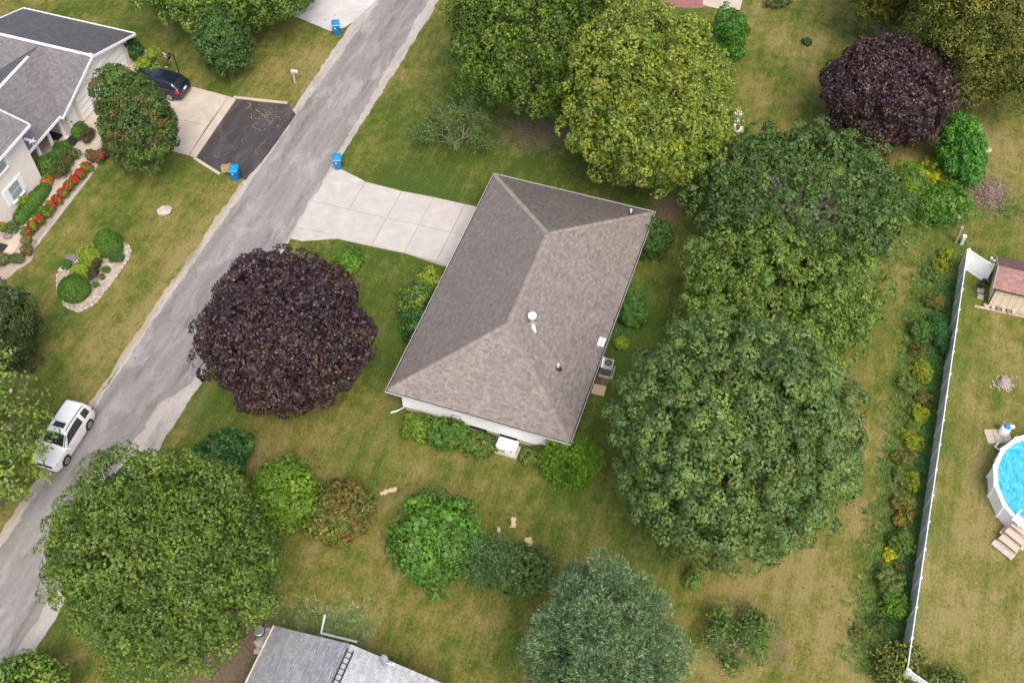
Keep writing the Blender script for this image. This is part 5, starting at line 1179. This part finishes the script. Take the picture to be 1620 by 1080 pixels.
# --- shrubs and hedges
def shrub(label, bbox, pal, zb=.0, rc=.26, leaf=(.13, .09), per=34, cat='shrub', name='shrub', **kw):
    kw.setdefault('cover', 2.2); kw['lob'] = kw.get('lob', .2) * (2.2 if kw.get('lob', .2) > .1 else 1); kw.setdefault('low', -.7); kw.setdefault('shell', .30); kw.setdefault('crease', .55 if kw['lob'] > .12 else .2)
    return plant(name, label, cat, bbox, zb, pal, rc, leaf, per, kw.pop('mat', 'leaf'), 0, 7, kw.pop('group', None), 'foliage', 'stem', kw.pop('hmin', .55), kw.pop('hmax', 1.2), **kw)
shrub('small bright green shrub in the lawn below the pale driveway', (531, 394, 574, 431), G_BRIGHT, rc=.24)
shrub('yellow green shrub at the corner of driveway and brown roof', (652, 420, 703, 470), G_YG, rc=.28, stretch=1.6, hi=((.03, .06, .02), .05))
shrub('mixed green shrub left of the porch rail', (631, 436, 684, 500), [(.06, .10, .022), (.09, .13, .03), (.13, .15, .03), (.045, .08, .03)], rc=.25, gap=.1, hi=((.30, .30, .06), .05))
shrub('low dark green shrub under the street side eave', (634, 480, 690, 552), [(.035, .075, .026), (.05, .09, .03)], rc=.28, hmin=.25, lob=.25)
shrub('yellow flecked shrub at the near street corner of the white wall', (628, 650, 682, 694), [(.10, .14, .022), (.14, .165, .028), (.075, .115, .022)], rc=.24, hi=((.36, .30, .05), .06))
shrub('green rounded shrub in the middle of the white wall bed', (676, 662, 742, 712), [(.065, .12, .024), (.085, .14, .026), (.055, .10, .024)], rc=.25, hi=((.20, .12, .05), .03))
shrub('low rusty and green plants beside the white generator', (728, 684, 790, 720), [(.075, .11, .024), (.10, .10, .03), (.06, .10, .022)], rc=.2, hmin=.3)
shrub('low brownish green plants between generator and yew', (824, 702, 880, 738), [(.085, .10, .026), (.12, .10, .04), (.06, .10, .026)], rc=.2, hmin=.3)
shrub('large feathery bright green yew at the near house corner', (862, 690, 942, 767), [(.115, .175, .018), (.135, .20, .022), (.09, .148, .018)], rc=.34, leaf=(.20, .06), per=50, radial=True, stretch=1.8, cover=2.4, lob=.1)
shrub('dark green shrub at the back corner of the brown roof', (1010, 346, 1064, 406), [(.042, .075, .022), (.052, .088, .024)], rc=.28)
shrub('low green plants along the back wall of the house', (975, 462, 1018, 520), [(.05, .10, .028), (.065, .12, .03)], rc=.22, hmin=.25, gap=.15)
shrub('small yellow green plant on bare soil behind the gutter aerial', (972, 532, 994, 552), G_YG, rc=.16, leaf=(.1, .07), per=24)
shrub('dark green bush behind the big lower left tree', (302, 680, 400, 768), [(.040, .085, .032), (.050, .098, .034), (.032, .07, .028)], rc=.34, leaf=(.16, .11), zb=.2)
shrub('yellow green arching bush between dark bush and orange bush', (392, 720, 505, 838), [(.105, .155, .018), (.125, .170, .024), (.085, .130, .018)], rc=.34, leaf=(.16, .09), stretch=1.8, flat=.5, droop=.2, hi=((.22, .22, .05), .04), hmax=1.3)
shrub('orange and red tinged round bush on the back lawn', (477, 757, 595, 860), [(.135, .100, .032), (.110, .105, .030), (.150, .085, .040), (.085, .100, .028), (.19, .065, .045)], rc=.26, leaf=(.12, .09), cover=2.4, lob=.12, wts=(.3, .25, .15, .2, .1))
shrub('bright green loose bush in the middle of the lower lawn', (616, 784, 766, 926), [(.075, .140, .026), (.092, .165, .030), (.060, .115, .026)], rc=.40, leaf=(.20, .10), stretch=2.0, flat=.6, lob=.25, shell=.3, hi=((.16, .22, .05), .05), hmax=1.3)
shrub('blue green spreading juniper right of the bright green bush', (732, 850, 806, 934), [(.085, .125, .070), (.105, .15, .085)], rc=.30, gap=.35, leaf=(.18, .05), radial=True, stretch=1.8, lob=.3)
shrub('dark mixed bush with twigs between juniper and blue green pine', (762, 862, 872, 942), [(.065, .095, .036), (.082, .112, .042), (.095, .105, .05)], rc=.28, leaf=(.14, .09), gap=.2, bark='grey_bark', lob=.3)
shrub('small yellow green sapling beside the pine top', (1086, 902, 1110, 932), G_LIGHT, rc=.2, leaf=(.14, .07), gap=.35)
shrub('bright green leafy shrub below the olive brown conifer', (1486, 192, 1552, 300), [(.050, .130, .020), (.065, .155, .024), (.045, .11, .03)], rc=.34, leaf=(.20, .13), stretch=1.4, hmax=1.5)
shrub('green leafy mass below the goldenrod blossoms', (1436, 284, 1530, 352), [(.07, .13, .024), (.085, .145, .026)], rc=.3, leaf=(.15, .08))
shrub('goldenrod in bloom with deep yellow plumes', (1462, 262, 1512, 302), [(.34, .25, .02), (.28, .22, .025), (.10, .14, .02)], rc=.24, mat='petal')
shrub('smaller goldenrod in yellow bloom nearer the dark green maple', (1442, 264, 1472, 296), [(.36, .26, .02), (.26, .22, .025), (.10, .14, .02)], rc=.22, mat='petal')
shrub('lime green arching plants at the maple side of the goldenrod', (1404, 254, 1462, 322), [(.12, .175, .016), (.10, .15, .016)], rc=.3, leaf=(.2, .06), stretch=1.8)
shrub('yellow flecked plants behind the goldenrod', (1458, 246, 1500, 270), [(.10, .13, .02), (.30, .24, .03)], rc=.22)
shrub('bright green ivy mound at the corner of the red brick patio', (1128, 14, 1188, 90), [(.05, .13, .016), (.065, .15, .02), (.045, .08, .02)], rc=.32, hmin=.3)
shrub('low clipped hedge at the top edge of the back lawn', (1210, -14, 1262, 10), [(.12, .11, .05), (.06, .09, .03)], rc=.25)
shrub('lone low green tuft in the upper right lawn', (1270, 62, 1284, 72), G_DARK, rc=.14, leaf=(.1, .06), per=20)
# neighbour's plants
NG = [(.050, .095, .018), (.060, .11, .02)]
shrub('dark green rounded bush at the cream garage corner', (198, 66, 226, 98), [(.03, .062, .022), (.04, .075, .024)], rc=.25)
shrub('yellow green ball bush nearer the garage in the corner bed', (217, 92, 239, 111), G_YG, rc=.18, leaf=(.09, .06), lob=.08)
shrub('yellow green ball bush farther from the garage in the corner bed', (233, 76, 254, 94), G_YG, rc=.18, leaf=(.09, .06), lob=.08)
shrub('little yellow green bush at the front of the corner bed', (243, 100, 255, 110), G_YG, rc=.14, leaf=(.08, .05), lob=.08)
shrub('tiny dark bush between the yellow green balls', (238, 92, 250, 103), [(.03, .06, .035)], rc=.14, leaf=(.08, .05))
shrub('reddish brown low plant in the corner bed', (248, 88, 266, 106), [(.15, .10, .06), (.10, .11, .05)], rc=.14, leaf=(.09, .05), gap=.3)
CL = dict(lob=.05, shell=.08, jit=.35, cover=3.0)
shrub('clipped green ball beside the side door of the garage', (114, 196, 138, 221), NG, rc=.18, leaf=(.09, .06), **CL)
shrub('reddish barberry beside the clipped ball', (130, 198, 148, 224), [(.09, .055, .04), (.07, .05, .035)], rc=.18, leaf=(.09, .05))
shrub('clipped green mound nearest the porch mats', (87, 224, 112, 246), NG, rc=.18, leaf=(.09, .06), **CL)
shrub('clipped green mound in the middle of the porch row', (76, 236, 102, 258), NG, rc=.18, leaf=(.09, .06), **CL)
shrub('clipped green mound at the tall wall end of the porch row', (62, 248, 90, 278), NG, rc=.18, leaf=(.09, .06), **CL)
for k, (q, lab) in enumerate((((104, 232, 127, 254), 'brown green hedge bush nearest the porch mat'), ((94, 243, 117, 266), 'brown green hedge bush in the middle of the walk side row'), ((83, 254, 108, 282), 'brown green hedge bush at the lower end of the walk side row'))):
    shrub(lab, q, [(.085, .070, .040), (.10, .08, .048), (.06, .07, .03)], rc=.2, leaf=(.09, .05), lob=.12, group='walk side hedge')
def hedge(label, u0, u1, v, wdt, hgt):
    rng = np.random.default_rng(int(u0 * 100) % 9999); n = int((u1 - u0) * (wdt + 2 * hgt) * 480)
    t_ = rng.uniform(-1, 1, n); an = rng.uniform(0, math.pi, n); u = (u0 + u1) / 2 + t_ * (u1 - u0) / 2; e = np.sqrt(np.clip(1 - np.abs(t_) ** 6, .02, 1)); w_ = wdt / 2 * (1 + .08 * np.sin(u * 3.1)) * e
    sg = np.sign(np.cos(an)); cy = sg * np.abs(np.cos(an)) ** .6; sz = np.abs(np.sin(an)) ** .6
    pos = np.stack([u - (u0 + u1) / 2, cy * w_, sz * hgt * (.5 + .5 * e) * (1 + .04 * np.sin(u * 5))], 1); nr = norm(np.stack([t_ ** 7, cy, sz], 1)); nn = norm(nr + rng.normal(0, .35, nr.shape)); V = leaves(rng, pos, nn, norm(np.cross(nn, rng.normal(0, 1, nn.shape))), .10, .07)
    C = LEAFY * np.array(NG)[rng.integers(2, size=n)] * rng.uniform(.7, 1.25, (n, 1)); t = thing('hedge', label, 'hedge', ((u0 + u1) / 2, v, 0)); mesh_obj('foliage', V, Q4(n), M['leaf'], t, col=C)
    b = MB()
    for x in np.arange(u0 + .3, u1 - .2, .6): b.tube([(x - (u0 + u1) / 2, 0, -.03), (x - (u0 + u1) / 2 + .1, .1, hgt * .6)], [.04, .02], 5)
    b.build('stem', M['bark'], t)
hedge('long clipped green hedge under the lower window of the cream house', -3.3, .35, 36.95 + .12, 1.05, .85)
shrub('yellow green bush behind the clipped hedge', (30, 310, 48, 330), G_YG, rc=.16, leaf=(.09, .06))
shrub('orange flowering plant at the corner of the tall cream wall', (66, 278, 84, 294), [(.30, .10, .03), (.08, .12, .03), (.25, .07, .03)], rc=.15, leaf=(.09, .06), mat='petal')
shrub('small dark green bush at the upper end of the clipped hedge', (62, 290, 78, 304), [(.04, .085, .035)], rc=.16, leaf=(.09, .06))
for q, lab, pal in (((138, 236, 153, 256), 'dark green rose bush with red flowers beside the round tree', [(.05, .09, .03), (.06, .08, .035), (.28, .05, .06)]), ((150, 234, 170, 256), 'crimson flowering bush at the foot of the round tree', [(.30, .03, .07), (.06, .085, .03), (.05, .08, .03)]),
                    ((-4, 352, 12, 368), 'orange flowers at the left edge below the tall wall', [(.32, .09, .03), (.08, .12, .03)]), ((10, 350, 28, 367), 'grey green plant beside the dark boulder', [(.09, .09, .05), (.07, .09, .04)]),
                    ((33, 374, 50, 388), 'low green and pink plant at the lower end of the red row', [(.08, .11, .03), (.20, .10, .08)]), ((31, 386, 52, 406), 'reddish plant in the curved end of the garden bed', [(.10, .10, .04), (.16, .08, .05)]), ((14, 400, 38, 418), 'grey green plant near the bed edge at the left', [(.07, .10, .04), (.10, .09, .05)]), ((-6, 400, 14, 420), 'russet plant at the left frame edge of the bed', [(.13, .09, .05), (.08, .10, .04)])):
    shrub(lab, q, pal, rc=.15, leaf=(.09, .06), gap=.15)
# the red flower row
REDW = ['nearest the round tree', 'second below the round tree', 'third below the round tree', 'fourth below the round tree', 'just above the middle of the row', 'at the middle of the row', 'just below the middle of the row', 'fourth from the lower end', 'third from the lower end', 'second from the lower end', 'at the lower end, brightest red']
for k in range(11):
    f = k / 10; x, y = 137 - 94 * f, 266 + 102 * f; rng = np.random.default_rng(500 + k)
    t, c, r, rd, h = shrub('red flowering plant ' + REDW[k], (x - 8, y - 9, x + 8, y + 8), [(.06, .11, .022), (.08, .125, .026)], rc=.14, leaf=(.10, .06), hmin=.5, group='red flower row', cat='flower', name='flower_plant', low=-.3)
    n = 620; d = norm(rng.normal(0, 1, (n, 3)) + [0, 0, .7]); d[:, 2] = np.abs(d[:, 2]); pos = (d * [r, rd, h]) @ BASIS * rng.uniform(.85, 1.12, (n, 1)) + [0, 0, c[2]]; V = leaves(rng, pos, norm(d @ BASIS + rng.normal(0, .4, d.shape)), norm(rng.normal(0, 1, d.shape)), .085, .08)
    C = np.array([(.50, .035, .02), (.42, .03, .025), (.52, .08, .02)])[rng.integers(3, size=n)] * rng.uniform(.7, 1.1, (n, 1)); mesh_obj('blooms', V, Q4(n), M['petal'], t, col=C)
# clipped cones and their companions
def cone_shrub(label, bbox, egg):
    x0, y0, x1, y1 = bbox; c = P((x0 + x1) / 2, y1 - (x1 - x0) * .36); k = scale_at(c); r = (x1 - x0) / 2 / k; H = ((y1 - y0) - (x1 - x0) * .72) / k / .58 + (.25 if egg else .3); H = max(H, 1.3 * r); rng = np.random.default_rng(int(x0)); n = 5200
    z = rng.random(n) ** .9; an = rng.uniform(0, 2 * math.pi, n); prof = np.where(z < .32, .86 + .14 * np.sin(z / .32 * math.pi / 2), np.cos((z - .32) / .68 * math.pi / 2) ** (1.0 if egg else .78)); rr_ = r * prof * (1 + .03 * np.sin(an * 5 + z * 9))
    pos = np.stack([rr_ * np.cos(an), rr_ * np.sin(an), z * H + .05], 1); nr = norm(np.stack([np.cos(an), np.sin(an), .2 + z * 1.2], 1)); nn = norm(nr + rng.normal(0, .4, nr.shape)); V = leaves(rng, pos, nn, norm(np.cross(nn, rng.normal(0, 1, nn.shape))), .12, .05)
    C = LEAFY * np.array([(.048, .095, .010), (.058, .112, .012), (.040, .08, .012)])[rng.integers(3, size=n)] * rng.uniform(.75, 1.25, (n, 1)); t = thing('cone_shrub', label, 'shrub', (c[0], c[1], 0)); mesh_obj('foliage', V, Q4(n), M['leaf'], t, col=C)
    MB().tube([(0, 0, -.05), (0, 0, H * .7)], [.09, .03], 8).build('stem', M['bark'], t)
cone_shrub('clipped dark green egg shaped shrub at the street end of the island bed', (154, 357, 197, 411), True)
cone_shrub('clipped dark green rounded shrub at the lower end of the island bed', (97, 430, 146, 482), False)
shrub('yellow green bush between the two clipped cones, upper', (124, 389, 158, 418), G_YG, rc=.18, leaf=(.10, .06), hi=((.32, .33, .06), .08))
shrub('yellow green bush between the two clipped cones, middle', (110, 412, 147, 438), G_YG, rc=.18, leaf=(.10, .06), hi=((.32, .33, .06), .08))
shrub('yellow green bush peeping out left of the lower cone', (94, 440, 114, 464), G_YG, rc=.16, leaf=(.10, .06))
shrub('small dark green bush at the left end of the island bed', (100, 411, 114, 427), [(.05, .085, .03)], rc=.14, leaf=(.08, .05))
shrub('little purple bush right of the upper yellow green bush', (147, 404, 161, 424), [(.06, .035, .03), (.05, .045, .025)], rc=.13, leaf=(.08, .05))
shrub('little purple bush right of the middle yellow green bush', (138, 424, 153, 440), [(.06, .035, .03), (.05, .045, .025)], rc=.13, leaf=(.08, .05))
shrub('tiny green tuft upper in the pebbles of the island bed', (163, 421, 173, 431), [(.08, .12, .03)], rc=.1, leaf=(.08, .04), per=16)
shrub('tiny green tuft lower in the pebbles of the island bed', (157, 433, 166, 442), [(.08, .12, .03)], rc=.1, leaf=(.08, .04), per=16)
shrub('tiny green tuft beside the lower cone', (147, 445, 157, 456), [(.07, .12, .03)], rc=.1, leaf=(.08, .04), per=16)
shrub('green tuft at the foot of the egg shaped shrub', (172, 398, 200, 414), [(.05, .09, .04)], rc=.15, leaf=(.1, .05), hmin=.3)

# --- sparse trees with visible branches
def sparse_tree(label, bbox, zb, nleaf, pal, bark, seed, r0=.11, bare=.3, leafs=(.16, .10), spread=.9):
    rng = np.random.default_rng(seed); c, r, rd, h = spot(bbox, zb, .4, 1.1); base = np.array([c[0], c[1], 0]); mb = MB(); tips = []
    S = np.stack([RH * r, DH * rd, np.array([0, 0, h])])
    def grow(p, d, L, rad, lev):
        d = d / np.linalg.norm(d); q = p + d * L + rng.normal(0, L * .08, 3); m_ = (p + q) / 2 + rng.normal(0, L * .06, 3)
        mb.tube([p, m_, q], [rad, rad * .8, rad * .55], 5 if lev > 1 else 7, False); tips.append((q, lev))
        if lev >= 5 or L < .18: return
        for _ in range(rng.integers(2, 4) if lev < 4 else 2):
            nd = d + rng.normal(0, spread * .6, 3) + np.array([0, 0, .10]); e = q + nd / np.linalg.norm(nd) * L * .6 - (c - base)
            lo = np.linalg.solve(S.T, e)
            if np.linalg.norm(lo) > 1.08: nd = nd * .4 - (e / np.linalg.norm(e)) * .5 + rng.normal(0, .5, 3)
            grow(q, nd, L * rng.uniform(.58, .80), rad * .62, lev + 1)
    n0 = 6
    for k in range(n0):
        a = k / n0 * 2 * math.pi + rng.normal(0, .2); d = (RH * math.cos(a) * r + DH * math.sin(a) * rd) * .62 + np.array([0, 0, (c[2] + h * .3)]) * rng.uniform(.5, 1)
        grow(np.array([0, 0, max(zb * .5, .15)]), d, np.linalg.norm(d) * .42, r0 * rng.uniform(.6, 1), 1)
    mb.tube([(0, 0, -.1), (0, 0, max(zb * .5, .15) + .1)], [r0 * 1.8, r0 * 1.3], 8)
    t = thing('sparse_tree', label, 'tree', base); mb.build('branches', M[bark], t, True, 60)
    T = np.array([q for q, l in tips if l >= 3]); T = T[rng.random(len(T)) > bare]; ix = rng.integers(len(T), size=nleaf); pos = T[ix] + rng.normal(0, .24, (nleaf, 3)); pos[:, 2] = np.maximum(pos[:, 2], .05); nn = norm(rng.normal(0, .6, pos.shape) + [0, 0, .7])
    V = leaves(rng, pos, nn, norm(np.cross(nn, rng.normal(0, 1, nn.shape))), *leafs); C = LEAFY * np.array(pal)[rng.integers(len(pal), size=nleaf)] * rng.uniform(.7, 1.25, (nleaf, 1)); mesh_obj('crown', V, Q4(nleaf), M['leaf'], t, col=C)
sparse_tree('thin half bare tree with grey branches on the lawn above the driveway', (648, 132, 786, 246), .8, 6200, [(.085, .11, .04), (.062, .088, .03), (.09, .11, .04)], 'grey_bark', 11, .075, .30, (.12, .08))
sparse_tree('half bare shrub with grey branches right of the blue green pine', (1098, 950, 1240, 1062), .3, 2800, [(.065, .10, .03), (.05, .085, .028), (.10, .125, .03)], 'grey_bark', 12, .085, .45)
sparse_tree('twiggy bush over the lower corner of the white fence', (1376, 1012, 1474, 1100), .2, 3200, [(.09, .10, .035), (.12, .11, .04), (.17, .15, .02), (.06, .085, .03)], 'grey_bark', 13, .05, .2)
sparse_tree('leggy bush in front of the lower right white fence', (1440, 1052, 1540, 1130), .2, 2600, [(.09, .11, .035), (.07, .10, .03), (.12, .11, .04)], 'grey_bark', 14, .05, .2)

# --- weedy strip along the fence
YLW = [(.25, .215, .016), (.20, .19, .02), (.13, .15, .02)]; RUST = [(.15, .085, .04), (.10, .09, .04), (.08, .10, .03)]; WEED = [(.07, .12, .03), (.09, .135, .03), (.055, .10, .035)]; PALE = [(.17, .18, .08), (.12, .14, .06), (.08, .11, .03)]
for q, pal, lab in (((1484, 388, 1508, 414), YLW, 'bright yellow green weed clump at the top end of the strip'), ((1476, 412, 1496, 430), YLW, 'small yellow weed clump second from the top end'), ((1462, 424, 1492, 446), PALE, 'pale flowering weeds below the small yellow clump'),
    ((1462, 462, 1496, 490), RUST, 'rusty brown weed clump near the top of the fence'), ((1440, 500, 1478, 540), WEED, 'dense green weed clump in the upper strip'), ((1472, 492, 1506, 560), [(.04, .10, .045), (.05, .115, .05)], 'blue green weeds pressed against the upper fence'), ((1440, 544, 1466, 566), RUST, 'red rust coloured weed clump in the upper strip'),
    ((1446, 570, 1476, 602), YLW, 'olive yellow weed clump below the rust coloured one'), ((1414, 592, 1450, 622), PALE, 'pale seed heads left of the strip'), ((1442, 616, 1478, 644), RUST, 'brown and green weeds midway along the fence'), ((1438, 640, 1468, 668), YLW, 'round bright yellow weed clump midway along the fence'), ((1434, 664, 1462, 684), [(.13, .15, .03), (.10, .12, .04)], 'small olive clump below the round yellow one'),
    ((1424, 680, 1462, 712), YLW, 'widest bright yellow weed clump along the fence'), ((1414, 708, 1448, 738), [(.16, .12, .04), (.11, .11, .035)], 'tawny brown weed clump below the widest yellow clump'), ((1428, 744, 1454, 772), YLW, 'olive yellow clump beside the lower fence'), ((1412, 738, 1432, 770), PALE, 'pale grey green weeds left of the olive clump'), ((1412, 778, 1446, 810), [(.13, .13, .028), (.10, .125, .028), (.16, .10, .04)], 'round olive and brown weed clump'),
    ((1412, 808, 1442, 836), [(.18, .14, .03), (.10, .12, .03), (.22, .10, .03)], 'orange flecked weed clump'), ((1404, 836, 1446, 880), [(.10, .135, .03), (.085, .12, .035)], 'grey green rounded weed clump in the lower strip'), ((1396, 866, 1420, 888), [(.42, .33, .015), (.36, .30, .02)], 'brilliant yellow flower clump in the lower strip'), ((1412, 880, 1430, 898), RUST, 'dark red weeds beside the brilliant yellow flowers'),
    ((1384, 892, 1428, 944), PALE, 'pale wispy grass clump in the lower strip'), ((1396, 938, 1440, 984), [(.09, .145, .022), (.12, .16, .025), (.07, .12, .022)], 'bright green weed clump near the lower fence end'), ((1376, 976, 1402, 996), G_DARK, 'dark weed clump near the lower end of the strip'), ((1346, 990, 1370, 1008), RUST, 'small wine red plant on bare soil in the lawn')):
    shrub(lab, q, pal, rc=.17, leaf=(.11, .055), per=22, hmin=.4, hmax=.8, cat='weed', name='weed_clump', gap=.1, cover=1.9)
def tufts(name, label, pts, hgt, pal, blades, wd=.02, lean=.35, seed=1):
    rng = np.random.default_rng(seed); n = len(pts) * blades; p = np.repeat(np.asarray(pts)[:, :2], blades, 0) + rng.normal(0, .07, (n, 2)); h = hgt * rng.uniform(.5, 1.2, n); a = rng.uniform(0, 2 * math.pi, n); l_ = rng.uniform(.3, lean + .5, n) * h * 2.2; h = h * rng.uniform(.3, 1, n)
    b0 = np.stack([p[:, 0], p[:, 1], np.zeros(n)], 1); tp = b0 + np.stack([np.cos(a) * l_, np.sin(a) * l_, h], 1); sd_ = np.stack([-np.sin(a), np.cos(a), np.zeros(n)], 1) * wd; md = b0 * .5 + tp * .5 + np.stack([np.zeros(n), np.zeros(n), h * .15], 1)
    sd_ = sd_ * 1.5; V = np.stack([b0 - sd_ * .8, b0 + sd_ * .8, md + sd_, tp, md - sd_], 1)
    C = np.repeat(np.array(pal)[rng.integers(len(pal), size=len(pts))] * rng.uniform(.75, 1.25, (len(pts), 1)) * LEAFY, blades, 0) * rng.uniform(.75, 1.25, (n, 1))
    F = np.arange(5 * n, dtype=np.int32).reshape(-1, 5); o = mesh_obj(name, V.reshape(-1, 3), F, M['leaf'], col=np.clip(C, .01, .7)); return tag(o, label, None, None, 'stuff')
rng = np.random.default_rng(77)
n = 1700; u = rng.uniform(-16.5, 14.5, n); v = -24.35 + rng.normal(0, .6, n); v = np.clip(v, -25.85, -22.6)
tufts('undergrowth', 'rank green weeds along the white fence', np.stack([u, v], 1), .19, [(.085, .125, .034), (.10, .14, .034), (.075, .12, .036), (.13, .145, .05), (.16, .155, .06)], 14, .011, .5, 5)
n = 1100; u = rng.uniform(-16.5, 12.5, n); v = rng.uniform(-26.0, -25.2, n)  # blades at the fence foot, the fence shade painted into their darker green
tufts('undergrowth', 'grass along the white fence, coloured dark green for the fence shade', np.stack([u, v], 1), .20, [(.05, .105, .04), (.06, .12, .045), (.055, .10, .035)], 14, .012, .6, 6)
sel = []
for q in ((1470, 330, 40, 200), (660, 520, 26, 260), (1000, 470, 18, 260), (985, 520, 14, 200), (1580, 330, 24, 50), (890, 725, 24, 50), (60, 1075, 50, 160)):
    c = P(q[0], q[1]); r = q[2] / scale_at(c); sel.append(np.stack([rng.normal(c[0], r * .6, q[3]), rng.normal(c[1], r * .6, q[3])], 1))
tufts('weeds', 'patches of rough weeds in the lawns', np.concatenate(sel), .14, [(.06, .115, .026), (.075, .13, .028), (.09, .12, .04), (.05, .10, .03)], 10, .011, .5, 7)
sel = []
for q in ((555, 985, 34, 210), (500, 985, 30, 110), (465, 985, 26, 60), (430, 960, 30, 40)):
    c = P(q[0], q[1]); r = q[2] / scale_at(c); sel.append(np.stack([rng.normal(c[0], r * .5, q[3]), rng.normal(c[1], r * .7, q[3])], 1))
tufts('weeds', 'pale wispy weeds above the light grey roof', np.concatenate(sel), .12, [(.12, .145, .06), (.16, .165, .09), (.09, .12, .05), (.20, .19, .13)], 7, .016, .7, 8)
# red brick patio at the top of the frame
pp = [P(1045, -20), P(1140, -20), P(1140, 10), P(1100, 14), P(1045, 10)]
sheet('brick_patio', pp, .02, M['red_brick'], 'pinkish brick patio at the top edge'); sheet('patio_slab', [P(1112, -12), P(1178, -12), P(1170, 19), P(1140, 16), P(1112, 8)], .03, M['concrete_tan'], 'tan patio slab beside the brick patio')
